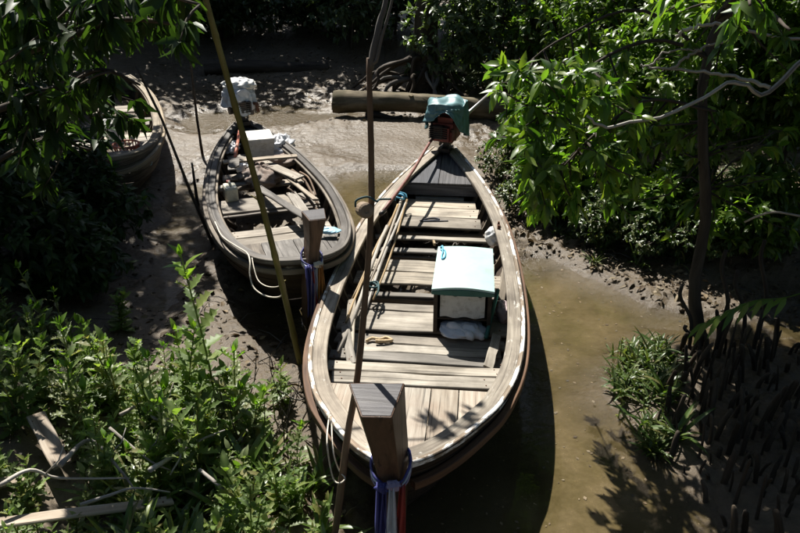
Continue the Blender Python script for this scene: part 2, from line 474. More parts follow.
def height(x, y):
    x = np.asarray(x, float); y = np.asarray(y, float)
    jx, jy = .17 * fbm(x, y, 1.5, 5, 5), .17 * fbm(x, y, 1.5, 5, 9)
    d = np.full(x.shape, 1e9)
    for k, pl in enumerate(W_POLYS):
        dk = sdist(x + jx * (.6 if k == 0 else 2.0 if k == 2 else 1.2), y + jy * (1 if k < 2 else 1.5), pl)
        d = np.minimum(d, np.maximum(dk, -.06) if k >= 2 else dk)
    z = np.clip(d * .26, -.14, .055)
    # banks
    left = sstep(.0, 2.2, -(x + 1.15) - .55 * (y - 3.6)) * sstep(9.5, 5.0, y)
    z += .42 * left * sstep(-.1, .5, d)
    far_left = sstep(-2.9, -5.5, x + .12 * (y - 8)) * sstep(3, 6, y)
    z += .45 * far_left
    right = sstep(2.2, 4.6, x - .12 * (y - 7)) * sstep(5.6, 8.5, y)
    z += .5 * right * sstep(.1, 1.2, d)
    back = sstep(15.2, 20.0, y + .05 * x * x * (x > 0))
    z += .5 * back
    z += .35 * sstep(1.2, 3.0, x - .3) * sstep(9.5, 13, y)
    # lumps: rougher away from the smooth silt between the boats
    smooth = np.exp(-(((x + .6) / 1.9) ** 2 + ((y - 12.0) / 2.2) ** 2))
    rough = np.clip(1 - .88 * smooth, .1, 1) * sstep(-.08, .25, d)
    lump = np.abs(vnoise(x * 4.2, y * 4.2, 3)) * .5 + np.abs(vnoise(x * 9 + y * 2, y * 8, 4)) * .42 + .30 * np.abs(vnoise(x * 17, y * 17, 8)) + .12 * vnoise(x * 34, y * 34, 12)
    patch = sstep(-.25, .45, fbm(x, y, .8, 2, 21))
    z += rough * (.045 + .085 * patch) * (lump - .36)
    z += (.022 + .016 * sstep(9, 11, y)) * fbm(x, y, .9, 3, 2) * sstep(-.1, .4, d)
    return z
def hgt(x, y): return float(height(np.array([x]), np.array([y]))[0])

def graded(lo, hi, a, b, fine, grow=1.25):
    v = list(np.arange(a, b, fine))
    s = fine; q = a
    while q > lo: s *= grow; q -= s; v.insert(0, max(q, lo))
    s = fine; q = v[-1]
    while q < hi: s *= grow; q += s; v.append(min(q, hi))
    return np.array(v)
gx = graded(-260, 260, -5.2, 5.2, .035)
gy = graded(-40, 420, 2.6, 17.0, .04)
GX, GY = np.meshgrid(gx, gy, indexing='ij')
GZ = height(GX, GY)
nx, ny = len(gx), len(gy)
idx = np.arange(nx * ny).reshape(nx, ny)
q = np.stack([idx[:-1, :-1], idx[1:, :-1], idx[1:, 1:], idx[:-1, 1:]], -1).reshape(-1, 4)
T = np.concatenate([q[:, [0, 1, 2]], q[:, [0, 2, 3]]])
gme = mk_tris('mud_ground', np.stack([GX, GY, GZ], -1).reshape(-1, 3), T, M['mud'], True)
ground = link('mud_ground', gme); ground['kind'] = 'structure'; ground['label'] = 'wet grey brown mud of the creek bed and its banks'
wx, wy = np.meshgrid(np.arange(-9, 9.01, .07), np.arange(2, 17.01, .07), indexing='ij')
wd = np.clip(-height(wx, wy), 0, 1)
wi = np.arange(wx.size).reshape(wx.shape)
wq = np.stack([wi[:-1, :-1], wi[1:, :-1], wi[1:, 1:], wi[:-1, 1:]], -1).reshape(-1, 4)
wme = mk_tris('creek_water', np.stack([wx, wy, wx * 0], -1).reshape(-1, 3), np.concatenate([wq[:, [0, 1, 2]], wq[:, [0, 2, 3]]]), M['water'])
wme.attributes.new('depth', 'FLOAT', 'POINT').data.foreach_set('value', wd.astype(np.float32).ravel())
water = link('creek_water', wme); water['kind'] = 'structure'; water['label'] = 'shallow olive brown creek water'

# ------------------------------------------------------------------ boats
class Hull:
    def __init__(s, plan, sheer, keel, bow_v=.45):
        c = spline([(h, y) for y, h in plan], 220)
        o = np.argsort(c[:, 1], kind='stable')
        s.cy, s.ch = c[o, 1], np.maximum(c[o, 0], 0)
        s.curve = c; s.L = plan[-1][0]
        s.sy, s.sz = zip(*sheer); s.ky, s.kz = zip(*keel); s.bv = bow_v
    def hw(s, y): return float(np.interp(y, s.cy, s.ch))
    def zs(s, y):
        return float(np.interp(y, s.dsy, s.dsz)) if hasattr(s, 'dsy') else s._prep(y)
    def _prep(s, y):
        c = spline(list(zip(s.sy, s.sz)), 80); s.dsy, s.dsz = c[:, 0], c[:, 1]
        return s.zs(y)
    def zk(s, y): return float(np.interp(y, s.ky, s.kz))
    def sec(s, y, u):
        """half width and height at station y, u from gunwale 0 to keel 1"""
        zs, zk = s.zs(y), s.zk(y)
        v = s.bv * max(0, 1 - y / 1.3)
        w = s.hw(y) * (1 - u ** 2.6) ** .62 * (1 - v * u)
        yy = y + .42 * u * max(0, 1 - y / 1.1) ** 2
        return max(w, .012), yy, zs + (zk - zs) * u
    def inner(s, y, z):
        zs, zk = s.zs(y), s.zk(y)
        u = min(.98, max(0, (zs - z) / (zs - zk)))
        return max(.02, s.sec(y, u)[0] - .05)

def plank_mesh(name, L, W, T, mat, seed, seg=5, warp=.004, skew=.012):
    """a sawn board along x with chamfered, slightly uneven edges"""
    r = random.Random(seed); c = min(.006, T * .25)
    e0, e1 = r.uniform(-skew, skew), r.uniform(-skew, skew)
    secs, G = [], []
    for i in range(seg + 1):
        t = i / seg; x = (t - .5) * L
        w1, w2 = W / 2 + r.uniform(-warp, warp), -W / 2 + r.uniform(-warp, warp)
        dz = r.uniform(-warp, warp) * .7
        ring = []
        for yy, zz in ((w1, -T / 2 + c), (w1, T / 2 - c), (w1 - c, T / 2), (w2 + c, T / 2), (w2, T / 2 - c), (w2, -T / 2 + c), (w2 + c, -T / 2), (w1 - c, -T / 2)):
            ex = (e0 if i == 0 else e1 if i == seg else 0) * (yy / (W / 2))
            ring.append((x + ex, yy, zz + dz)); G.append((x, yy, zz))
        secs.append(ring)
    mb = MB(); mb.sweep(secs, G)
    nf = len(mb.F)
    if L > .5 and W > .07:                                 # nail heads near both ends
        for sx in (-1, 1):
            for sy in (-.28, .28):
                x, y, nr = sx * (L / 2 - r.uniform(.04, .09)), sy * W + r.uniform(-.01, .01), .0055
                V = [(x + nr * math.cos(a * PI / 3), y + nr * math.sin(a * PI / 3), T / 2 + warp * .7 + .0012) for a in range(6)]
                mb.add(V + [(v[0], v[1], T / 2 - .01) for v in V], [tuple(range(6))] + [(k, (k + 1) % 6, 6 + (k + 1) % 6, 6 + k) for k in range(6)])
    me = mb.mesh(name, mat)
    if len(mb.F) > nf:
        me.materials.append(M['rust'])
        for k in range(nf, len(mb.F)): me.polygons[k].material_index = 1
    return me

def strip(hull, side, o0, o1, z0, z1, y0=0.0, y1=None, drop=None, n=60, tuck=0.0):
    """a rail following the gunwale: o inward offset, z relative to the sheer"""
    mb = MB(); secs, G = [], []
    y1 = hull.L if y1 is None else y1
    c = hull.curve[(hull.curve[:, 1] >= y0 - 1e-6) & (hull.curve[:, 1] <= y1 + 1e-6)]
    k = np.unique(np.linspace(0, len(c) - 1, n).astype(int)); c = c[k]
    acc = 0
    for i in range(len(c)):
        t = c[min(i + 1, len(c) - 1)] - c[max(i - 1, 0)]
        t = t / np.linalg.norm(t)
        if i == 0 and y0 == 0: t = np.array([1.0, 0.0])
        nrm = np.array([-t[1], t[0]])                        # inward
        if i: acc += np.linalg.norm(c[i] - c[i - 1])
        z = hull.zs(c[i][1]); dd = drop(c[i][1]) if drop else 0
        ring = []
        for o, zz in ((o0, z0), (o0, z1 - .005), (o0 + .005, z1), (o1 - .005, z1), (o1, z1 - .005), (o1, z0)):
            p = c[i] + nrm * (o + tuck * max(0, 1 - c[i][1] / 1.0) ** 1.5)
            ring.append((side * max(p[0], .0), p[1], z + zz - dd)); G.append((acc, o, zz))
        secs.append(ring if side > 0 else ring)
    mb.sweep(secs, G)
    return mb

def build_boat(root, hull, mats, rib_step=.31, floor=.36, rub_drop=None, white=True, cap_w=.165, rub_start=0.0):
    L = hull.L
    ys = np.concatenate([np.linspace(0, .25, 7), np.linspace(.33, L, 40)])
    for side in (-1, 1):
        us = [0, .17, .36, .56, .78, 1.0]
        for a, b in zip(us[:-1], us[1:]):
            mb = MB(); secs, G = [], []
            for y in ys:
                x0, y0, z0 = hull.sec(y, a + .004); x1, y1, z1 = hull.sec(y, b)
                t = .024
                ring = [(side * (x0 + .006), y0, z0), (side * x1, y1, z1), (side * max(.003, x1 - t), y1, z1), (side * max(.003, x0 + .006 - t), y0, z0)]
                secs.append(ring); G += [(y, 0, z0), (y, 0, z1), (y, .03, z1), (y, .03, z0)]
            mb.sweep(secs, G)
            mb.part('strake', mats['hull'], root)
        wo_ = .030 if white else 0
        if white:
            strip(hull, side, 0, .030, -.035, .012).part('edge_rail', mats['edge'], root)
        strip(hull, side, wo_ + .001, cap_w, -.03, .002).part('gunwale', mats['gunwale'], root)
        strip(hull, side, -.045, .006, -.055, .0, y0=rub_start, drop=rub_drop or (lambda y: .045 + .15 * max(0, 1 - y / 1.1)), tuck=.075).part('rubbing_rail', mats['rub'], root)
        strip(hull, side, .105, .135, -.06, -.034, y0=.6, y1=L - .4).part('inner_stringer', mats['rib'], root)
        y = .75
        r = random.Random(3 + side)
        while y < L - .35:
            mb = MB(); secs, G = [], []
            yj = y + r.uniform(-.02, .02)
            for u in np.linspace(.03, .8, 9):
                x, yy, z = hull.sec(yj, u); x = x - .026
                d = .045 + .02 * u
                secs.append([(side * x, yy - .02, z), (side * x, yy + .02, z), (side * (x - d), yy + .02, z + .004), (side * (x - d), yy - .02, z + .004)])
                G += [(u, 0, 0), (u, .04, 0), (u, .04, .05), (u, 0, .05)]
            mb.sweep(secs, G); mb.part('rib', mats['rib'], root)
            y += rib_step
    # keel floor inside, transom
    mb = MB(); secs, G = [], []
    for y in np.linspace(.55, L - .02, 24):
        x, yy, z = hull.sec(y, .86)
        secs.append([(-x, yy, z), (x, yy, z), (x, yy, z - .02), (-x, yy, z - .02)]); G += [(y, -x, 0), (y, x, 0), (y, x, .02), (y, -x, .02)]
    mb.sweep(secs, G); mb.part('bilge_floor', mats['hull'], root)
    mb = MB(); ring = []
    for u in np.linspace(0, 1, 8):
        x, yy, z = hull.sec(L, u); ring.append((x, z))
    outline = [(x, z) for x, z in ring] + [(-x, z) for x, z in ring[::-1]]
    mb.sweep([[(x, L - .02, z) for x, z in outline], [(x, L + .02, z) for x, z in outline]])
    mb.part('transom', mats['hull'], root)

def crosspieces(root, hull, rows, mat_of, seed=0, T=.026):
    """rows: (y0, y1, z, xl, xr, material); xl/xr None = to the planking"""
    for i, (y0, y1, z, xl, xr, mt) in enumerate(rows):
        y = (y0 + y1) / 2; w = abs(y1 - y0)
        lim = min(hull.inner(y0, z), hull.inner(y1, z)) - (.07 + .03 * ((i * 7 + seed) % 3 - 1))
        a = -lim if xl is None else xl; b = lim if xr is None else xr
        me = plank_mesh('plank', b - a, w, T, mt, seed * 50 + i, warp=min(.006, w * .05))
        link('plank', me, root, ((a + b) / 2, y, z - T / 2), (rnd.uniform(-.012, .012), rnd.uniform(-.006, .006), rnd.uniform(-.012, .012)))

def bow_post(root, sections, mat, top_mat):
    """sections: rings of four corners from the forefoot up"""
    mb = MB(); G = []
    for k, r in enumerate(sections):
        G += [(p[2], p[0], p[1]) for p in r]
    mb.sweep(sections, G)
    o = mb.part('bow_post', mat, root)
    bv_ = o.modifiers.new('edge', 'BEVEL'); bv_.width = .009; bv_.segments = 2
    t = sections[-1]
    c = [sum(p[i] for p in t) / 4 for i in range(3)]
    ring0 = [(c[0] + (p[0] - c[0]) * .93, c[1] + (p[1] - c[1]) * .93, p[2] - .002) for p in t]
    ring1 = [(c[0] + (p[0] - c[0]) * .915, c[1] + (p[1] - c[1]) * .915, p[2] + .003) for p in t]
    m2 = MB(); m2.sweep([ring0, ring1]); m2.part('end_grain', top_mat, o)
    return o

def frame_of(bow, stern):
    b, s = np.array(bow), np.array(stern)
    a = (s - b) / np.linalg.norm(s - b)
    th = math.atan2(-a[0], a[1])
    def loc(w):                       # world -> boat
        d = np.array(w[:2]) - b
        return np.array([d @ np.array([a[1], -a[0]]), d @ a, w[2]])
    def wor(x, y, z=0):               # boat -> world
        p = b + np.array([a[1], -a[0]]) * x + a * y
        return np.array([p[0], p[1], z])
    return th, loc, wor

# ---- boat with the pale planks
B1_BOW, B1_STERN = (-.041, 3.579), (.593, 10.03)
th1, loc1, wor1 = frame_of(B1_BOW, B1_STERN)
h1 = Hull([(0, 0), (.04, .095), (.12, .19), (.22, .275), (.42, .41), (.65, .54), (.9, .665), (1.3, .785), (1.8, .86), (2.5, .885), (3.4, .85), (4.2, .77), (5.0, .62), (5.75, .41), (6.48, .16)],
          [(0, .86), (.4, .765), (.9, .69), (1.6, .625), (2.5, .60), (4, .605), (5.3, .63), (6.48, .67)],
          [(0, .10), (.5, -.04), (1.2, -.10), (5.0, -.10), (6.48, .06)], .75)
boat1 = thing('longtail_boat', 'wooden longtail boat with bleached cross planks and worn white gunwale, carrying an aqua lidded box', 'boat', (*B1_BOW, 0), th1)
build_boat(boat1, h1, dict(hull=M['hull'], edge=M['white_rail'], gunwale=M['gunwale'], rub=M['brown_rail'], rib=M['rib']), rub_start=.07, cap_w=.145)
def s1(py, z, px=430): return float(loc1(P(px, py, z))[1])
PLK, GRY = M['plank'], M['plank_grey']
rows = []
def row(y0, y1, z, mt=PLK, xl=None, xr=None): rows.append((s1(y1, z), s1(y0, z), z, xl, xr, mt))
for a, b in ((184, 190.5), (191, 199), (199.6, 207), (207.6, 216.5), (217, 227)): row(a, b, .40)
row(236, 239.5, .385); row(248.5, 252.5, .37, GRY)
row(261, 272.5, .37); row(273, 285, .37)
row(293.5, 297.5, .345, GRY)
row(305, 312, .36); row(312.5, 332, .36)
row(337, 345.5, .37); row(346, 354, .37); row(354.6, 363, .365, GRY)
row(365, 373.6, .45); row(374.6, 386, .45)
crosspieces(boat1, h1, rows, None, 1)
# beams under the planks
for y in (s1(231, .34), s1(300, .31), s1(257, .32), s1(335, .31)):
    w = h1.inner(y, .3)
    mb = MB(); mb.box((0, y, .285), (2 * w, .05, .06)); mb.part('floor_beam', M['rib'], boat1)
# foredeck boards run fore and aft, cut to the curve of the bow
def fore_aft_deck(root, hull, y0, y1, dz, seams, mat, name='foredeck_board', inset=.10, T=.022):
    for i, (a, b) in enumerate(zip(seams[:-1], seams[1:])):
        a += .004; b -= .004
        pts = []
        yy = np.linspace(y0, y1, 14)
        top, bot = [], []
        for y in yy:
            w = max(0.0, hull.hw(y) - inset)
            l, r_ = max(a, -w), min(b, w)
            if r_ - l > .015: top.append((l, y)); bot.append((r_, y))
        if len(top) < 2: continue
        secs, G = [], []
        for (l, y), (r_, _) in zip(top, bot):
            z = hull.zs(y) + dz
            secs.append([(l, y, z), (r_, y, z), (r_, y, z - T), (l, y, z - T)]); G += [(y, l, 0), (y, r_, 0), (y, r_, T), (y, l, T)]
        mb = MB(); mb.sweep(secs, G); mb.part(name, mat, root)
fore_aft_deck(boat1, h1, .06, s1(389.5, .60), -.055, [-.8, -.36, -.12, .16, .36, .8], M['foredeck'])
fore_aft_deck(boat1, h1, s1(182, .60), 6.47, -.045, [-.6, -.02, .6], M['blue_deck'], 'stern_deck_board', .10)
# deck edge beam behind the foredeck
y = s1(389.5, .60) - .03
mb = MB(); mb.box((0, y, h1.zs(y) - .112), (2 * (h1.inner(y, .56)), .05, .06)); mb.part('deck_beam', M['rib'], boat1)
y = s1(182, .60) + .02
mb = MB(); mb.box((0, y, h1.zs(y) - .14), (2 * (h1.inner(y, .5)) - .02, .03, .13)); mb.part('stern_bulkhead', M['blue_deck'], boat1)
# bow post, leaning forward over the stem
def corners(pts): return [tuple(loc1(np.array(p))) for p in pts]
tb = [PY(348, 382, 3.60), PY(405, 382, 3.60), P(392, 417.5, 1.44), P(361, 417, 1.44)]
for p in tb: p[2] = 1.44
def post_ring(y0, y1, xb, xf, z, cx): return [(cx - xb, y1, z), (cx + xb, y1, z), (cx + xf, y0, z), (cx - xf, y0, z)]
top_l = corners(tb)
bow_post(boat1, [post_ring(.10, .30, .05, .03, .02, 0), post_ring(-.05, .14, .075, .045, .5, 0), post_ring(-.13, .09, .095, .06, .84, -.005),
                 [tuple(np.array(top_l[k]) * .55 + np.array(post_ring(-.13, .09, .09, .06, .84, -.005)[k]) * .45) for k in range(4)], top_l], M['post'], M['post_top'])
# iron ring plate on the right gunwale
y = s1(226, .62, 498); mb = MB(); mb.box((h1.hw(y) - .10, y, h1.zs(y) + .012), (.03, .11, .016)); mb.box((h1.hw(y) - .10, y + .035, h1.zs(y) + .03), (.022, .022, .04)); mb.box((h1.hw(y) - .10, y - .035, h1.zs(y) + .026), (.022, .022, .03)); mb.part('cleat', M['rust'], boat1)

# ---- second boat
B2_BOW, B2_STERN = (-.86, 6.36), (-2.31, 11.24)
th2, loc2, wor2 = frame_of(B2_BOW, B2_STERN)
h2 = Hull([(0, 0), (.03, .16), (.1, .29), (.25, .42), (.5, .53), (.85, .625), (1.2, .685), (1.8, .735), (2.5, .725), (3.4, .62), (4.1, .48), (4.75, .28), (5.09, .13)],
          [(0, .82), (.5, .745), (1.2, .67), (2.2, .625), (4, .62), (5.09, .66)],
          [(0, .10), (.5, -.04), (1.2, -.09), (4.2, -.09), (5.09, .06)], .75)
boat2 = thing('longtail_boat', 'older grey wooden longtail boat heaped with loose boards and sheeting, moored behind the bamboo pole', 'boat', (*B2_BOW, 0), th2)
build_boat(boat2, h2, dict(hull=M['hull'], edge=M['b2wood'], gunwale=M['b2wood'], rub=M['rib'], rib=M['rib']), white=True, cap_w=.105, rub_drop=lambda y: .045 + .05 * max(0, 1 - y / 1.1))
def s2(py, z, px=268): return float(loc2(P(px, py, z))[1])
rows = []
def row2(y0, y1, z, mt, xl=None, xr=None): rows.append((s2(y1, z), s2(y0, z), z, xl, xr, mt))
BP = M['b2plank']
row2(228, 235, .45, BP); row2(235.6, 244, .45, BP)
row2(196, 209, .42, BP); row2(209.6, 212.5, .40, M['b2wood'])
row2(181, 186, .40, BP); row2(171, 176, .42, BP); row2(161, 166, .43, M['b2wood']); row2(152, 157, .43, BP)
crosspieces(boat2, h2, rows, None, 2)
fore_aft_deck(boat2, h2, .06, s2(245.5, .6), -.06, [-.75, -.3, .02, .34, .75], M['b2wood'], inset=.09)
fore_aft_deck(boat2, h2, s2(131, .6, 250), 5.08, -.05, [-.5, 0, .5], M['blue_deck'], 'stern_deck_board', .09)
pc = float(loc2(P(317, 262, .85))[0])
pc = .10
bow_post(boat2, [post_ring(.10, .28, .045, .03, .02, .02), post_ring(-.02, .14, .06, .04, .5, .03), post_ring(-.06, .10, .06, .045, .80, .06),
                 post_ring(-.08, .12, .068, .05, 1.02, .09), post_ring(-.10, .14, .108, .075, 1.25, .12)], M['post'], M['post_top'])

# ---- third boat, half hidden in the leaves
B3_BOW, B3_STERN = (-3.62, 9.0), (-5.0, 14.0)
th3, loc3, wor3 = frame_of(B3_BOW, B3_STERN)
h3 = Hull([(0, 0), (.03, .15), (.1, .27), (.25, .40), (.5, .51), (.85, .61), (1.2, .67), (1.8, .71), (2.5, .70), (3.5, .62), (4.4, .46), (5.15, .2)],
          [(0, .86), (.5, .78), (1.2, .70), (2.2, .66), (4, .65), (5.15, .69)],
          [(0, .12), (.5, -.02), (1.2, -.08), (4.2, -.08), (5.15, .06)])
boat3 = thing('longtail_boat', 'wooden longtail boat half hidden behind overhanging leaves, a basket and bucket aboard', 'boat', (*B3_BOW, 0), th3)
build_boat(boat3, h3, dict(hull=M['b2wood'], edge=M['b3wood'], gunwale=M['b3wood'], rub=M['b3wood'], rib=M['rib']), white=True, cap_w=.12)
crosspieces(boat3, h3, [(.95 + .21 * i, .95 + .21 * i + .19, .43, None, None, M['b2plank']) for i in (0, 1, 4, 5, 6, 9, 10, 13, 14)], None, 3)
fore_aft_deck(boat3, h3, .06, .85, -.06, [-.7, -.25, .02, .3, .7], M['b2wood'], inset=.09)
bow_post(boat3, [post_ring(.10, .28, .045, .03, .02, 0), post_ring(-.02, .14, .06, .04, .5, 0), post_ring(-.06, .10, .075, .05, .82, 0), post_ring(-.04, .14, .09, .06, 1.1, 0)], M['post'], M['post_top'])

# ------------------------------------------------------------------ things in the first boat
def crumple(name, c, r, mat, label, cat, seed, amp=.22, flat=.6, rz=0, n=26, parent=None, group=None):
    """a soft bag or heap of cloth: a sphere pushed in and folded, flat underneath"""
    mb = MB(); rs = random.Random(seed); ph = [rs.uniform(0, 6.28) for _ in range(8)]; fr = [rs.randint(2, 7) for _ in range(8)]
    def fn(u, v):
        th_, ph_ = u * PI, v * 2 * PI
        d = 1 + amp * (.5 * math.sin(fr[0] * ph_ + ph[0] + 2 * math.sin(th_ * fr[1])) + .35 * math.sin(fr[2] * th_ + fr[3] * ph_ + ph[1]) + .3 * abs(math.sin(fr[4] * ph_ + fr[5] * th_ + ph[2])) * 2 - .3)
        d = d if 0 < u < 1 else 1
        x, y, z = r[0] * d * math.sin(th_) * math.cos(ph_), r[1] * d * math.sin(th_) * math.sin(ph_), r[2] * d * math.cos(th_)
        return (x, y, max(z, -r[2] * flat) + r[2] * flat)
    mb.grid(fn, n, n * 2 - 3)
    o = mb.part(name, mat, parent, loc=tuple(c), rot=(0, 0, rz), smooth=True)
    if not parent: tag(o, label, cat, group)
    return o

# box with the aqua lid: frame measured from its lid and open front
bz = .375
front = P(463, 349, bz); fy = float(loc1(front)[1]); fx = float(loc1(front)[0])
LZ = bz + .42
ln = loc1(P(463, 292, LZ)); lf = loc1(P(464, 251, LZ))
bw = .495
by0, by1 = float(ln[1]), float(lf[1])
box = thing('storage_box', 'open fronted dark wooden box with a curved aqua lid standing on the planks', 'box', wor1(float(ln[0]), by0, bz), th1)
D = by1 - by0; Hb = LZ - bz
mb = MB(); mb.box((-bw / 2 + .02, D / 2, Hb / 2), (.022, D - .04, Hb - .004)); mb.part('side_panel', M['boxdark'], box)
mb = MB(); mb.box((bw / 2 - .02, D / 2, Hb / 2), (.022, D - .04, Hb - .004)); mb.part('side_panel', M['boxdark'], box)
mb = MB(); mb.box((0, D - .03, Hb / 2), (bw - .07, .02, Hb - .01)); mb.part('back_panel', M['boxdark'], box)
for k, z in enumerate((.012, .125)):
    mb = MB(); mb.box((0, D / 2, z), (bw - .066, D - .09, .018)); mb.part('shelf', M['boxdark'], box)
for sx in (-1, 1):
    mb = MB(); mb.box((sx * (bw / 2 - .017), .022, Hb / 2), (.034, .034, Hb - .006)); mb.part('front_post', M['boxdark'], box)
# the lid: a shallow curved plate with a rolled front rim
def lid_pt(u, v, t):
    x = (u - .5) * (bw + .035 - .02 * v); y = -.02 + v * (D + .04)
    return (x, y - .012 * math.sin(PI * u) * (1 - v), Hb + .012 + .032 * math.sin(PI * u) * (1 - .6 * v) + t)
mb = MB(); NU, NV = 17, 7
V = [lid_pt(i / (NU - 1), j / (NV - 1), .014) for i in range(NU) for j in range(NV)] + [lid_pt(i / (NU - 1), j / (NV - 1), -.006) for i in range(NU) for j in range(NV)]
Fq = []; o2 = NU * NV
for i in range(NU - 1):
    for j in range(NV - 1):
        a = i * NV + j
        Fq += [(a, a + NV, a + NV + 1, a + 1), (o2 + a, o2 + a + 1, o2 + a + NV + 1, o2 + a + NV)]
    Fq += [(i * NV, o2 + i * NV, o2 + (i + 1) * NV, (i + 1) * NV), (i * NV + NV - 1, (i + 1) * NV + NV - 1, o2 + (i + 1) * NV + NV - 1, o2 + i * NV + NV - 1)]
for j in range(NV - 1):
    Fq += [(j, j + 1, o2 + j + 1, o2 + j), ((NU - 1) * NV + j, o2 + (NU - 1) * NV + j, o2 + (NU - 1) * NV + j + 1, (NU - 1) * NV + j + 1)]
mb.add(V, Fq); lid = mb.part('lid', M['aqua'], box, smooth=False)
mb = MB(); secs = []
for i in range(NU):
    x, y, z = lid_pt(i / (NU - 1), 0, 0); zb = Hb - .022
    secs.append([(x, y + .004, z - .008), (x, y - .006, z - .008), (x, y - .006, min(z - .02, zb)), (x, y + .004, min(z - .02, zb))])
mb.sweep(secs); mb.part('lid_rim', M['dark_teal'], lid)  # front edge of the aqua lid, its shade painted in as dark green
# blue cord looped over the lid's far corner
def rope(name, pts, r, mat, label=None, cat='rope', n=6, sm=40, parent=None, group=None):
    p = spline(pts, sm)
    base = p[0]
    mb = MB(); mb.tube([Vector(q - base) for q in p], r, n)
    o = mb.part(name, mat, parent, loc=tuple(base), smooth=True)
    if label: tag(o, label, cat, group)
    return o
def BX(x, y, z): return wor1(float(ln[0]) + x, by0 + y, bz + z)
lt = lambda u, v: BX(*lid_pt(u, v, .022))
rope('rope', [lt(.05, .95), lt(.08, .99), lt(.10, .9), lt(.14, .86), lt(.15, .72), lt(.11, .66), lt(.09, .74), lt(.1, .85), lt(.06, .9)], .008, M['blue_rope'], 'short blue cord looped on the corner of the aqua lid', 'cord')
# broken foam board inside
mb = MB(); secs = []
nfo = 22
for i in range(nfo):
    u = i / (nfo - 1); x = (u - .5) * (bw - .11)
    zt = .375 - .02 * math.sin(9 * u) - .03 * math.sin(PI * u) ** 4 - .012 * math.sin(23 * u)
    zb = .142 + .008 * math.sin(14 * u)
    secs.append([(x, .045, zb), (x, .045, zt), (x, .075, zt), (x, .075, zb)])
mb.sweep(secs)
tag(mb.part('foam_board', M['foam'], None, loc=tuple(BX(0, 0, 0)), rot=(0, 0, th1)), 'broken off white foam board standing inside the aqua lidded box', 'foam board')
# white sack half out of the box: a rolled cloth and a flat flap
def cloth_sheet(name, pts4, mat, label, cat, seed, n=18, amp=.02, drop=None):
    """a rumpled sheet spanned between four corners"""
    a, b, c, d = [np.array(p) for p in pts4]; mb = MB(); base = (a + b + c + d) / 4; base[2] = min(a[2], b[2], c[2], d[2])
    def fn(u, v):
        p = (a * (1 - u) + b * u) * (1 - v) + (d * (1 - u) + c * u) * v
        z = amp * (fbm(u * 3 + seed, v * 3, 1.2, 3, seed) + .6 * abs(vnoise(u * 7 + v * 4, v * 3, seed + 5)))
        e = .018 * vnoise(u * 6, v * 6, seed + 9)
        return tuple(p + np.array([e, e * .6, float(z)]) - base)
    mb.grid(fn, n, n)
    o = mb.part(name, mat, None, loc=tuple(base), smooth=True)
    md = o.modifiers.new('thickness', 'SOLIDIFY'); md.thickness = .004
    return tag(o, label, cat)
sack = thing('white_sack', 'crumpled white sack lying half out of the box front', 'sack', wor1(float(ln[0]), by0 + .0, bz), th1)
crumple('sack_body', (0, .02, .022), (.19, .15, .04), M['white_cloth'], '', '', 5, .18, .6, .1, parent=sack)
mb = MB(); q0 = spline([(-.12, .02, .075), (-.02, -.03, .075), (.06, -.09, .06), (.10, -.14, .045)], 14)
mb.tube([Vector(p) for p in q0], [.03 + .012 * math.sin(i * .8) for i in range(14)], 12, True, .12, 4); mb.part('rolled_edge', M['white_cloth'], sack, smooth=True)
mb = MB(); q0 = spline([(.02, .0, .06), (.12, -.05, .05), (.2, -.09, .03)], 10)
mb.tube([Vector(p) for p in q0], [.05, .055, .05, .055, .045, .05, .04, .035, .03, .02], 12, True, .15, 8); mb.part('fold', M['white_cloth'], sack, smooth=True)
# bags along the right side
c = P(493, 240, .43); crumple('white_bag', (c[0], c[1], .40), (.085, .11, .11), M['white_plastic'], 'white plastic bag tucked against the ribs behind the aqua lidded box', 'bag', 21, .12)
c = P(504, 312, .42); crumple('pink_bag', (c[0] - .01, c[1], .36), (.06, .12, .10), M['pink_bag'], 'pinkish grey plastic bag wedged between ribs beside the box', 'bag', 23, .16)
# poles bundled along the left side
poles = [((402, 198), (352, 330), .017), ((397, 205), (346, 322), .014), ((405, 203), (362, 318), .016), ((394, 214), (350, 300), .012), ((388, 226), (338, 352), .02), ((408, 200), (374, 300), .013)]
for i, (a, b, r) in enumerate(poles):
    A, B = P(*a, .52 + .012 * (i % 3)), P(*b, .45 + .02 * (i % 3))
    mb = MB(); pts = [A + (B - A) * t + np.array([.012 * math.sin(5 * t + i), 0, .006 * math.cos(7 * t + i)]) for t in np.linspace(0, 1, 9)]
    mb.tube([Vector(p - A) for p in pts], [r * (1 - .25 * t) for t in np.linspace(0, 1, 9)], 8, True, .06, i)
    tag(mb.part('pole', M['cane'] if i % 2 else M['deadwood'], None, loc=tuple(A), smooth=True), 'peeled pole in the bundle lying along the boat side', 'pole', 'peeled poles bundled in the planked boat')
# boards standing along the left ribs
for k, (a, b, w, mt) in enumerate([((352, 300), (349, 352), .085, PLK), ((345, 326), (352, 364), .075, GRY)]):
    A, B = P(*a, .47), P(*b, .44); v = B - A
    me = plank_mesh('side_board', np.linalg.norm(v), w, .02, mt, 300 + k)
    o = link('side_board', me, None, tuple((A + B) / 2), (.35, math.atan2(-v[2], np.linalg.norm(v[:2])), math.atan2(v[1], v[0])))
    tag(o, ['short pale board leaning on the left ribs under the peeled poles', 'narrow grey board leaning on the left ribs by the double thwart'][k], 'board')
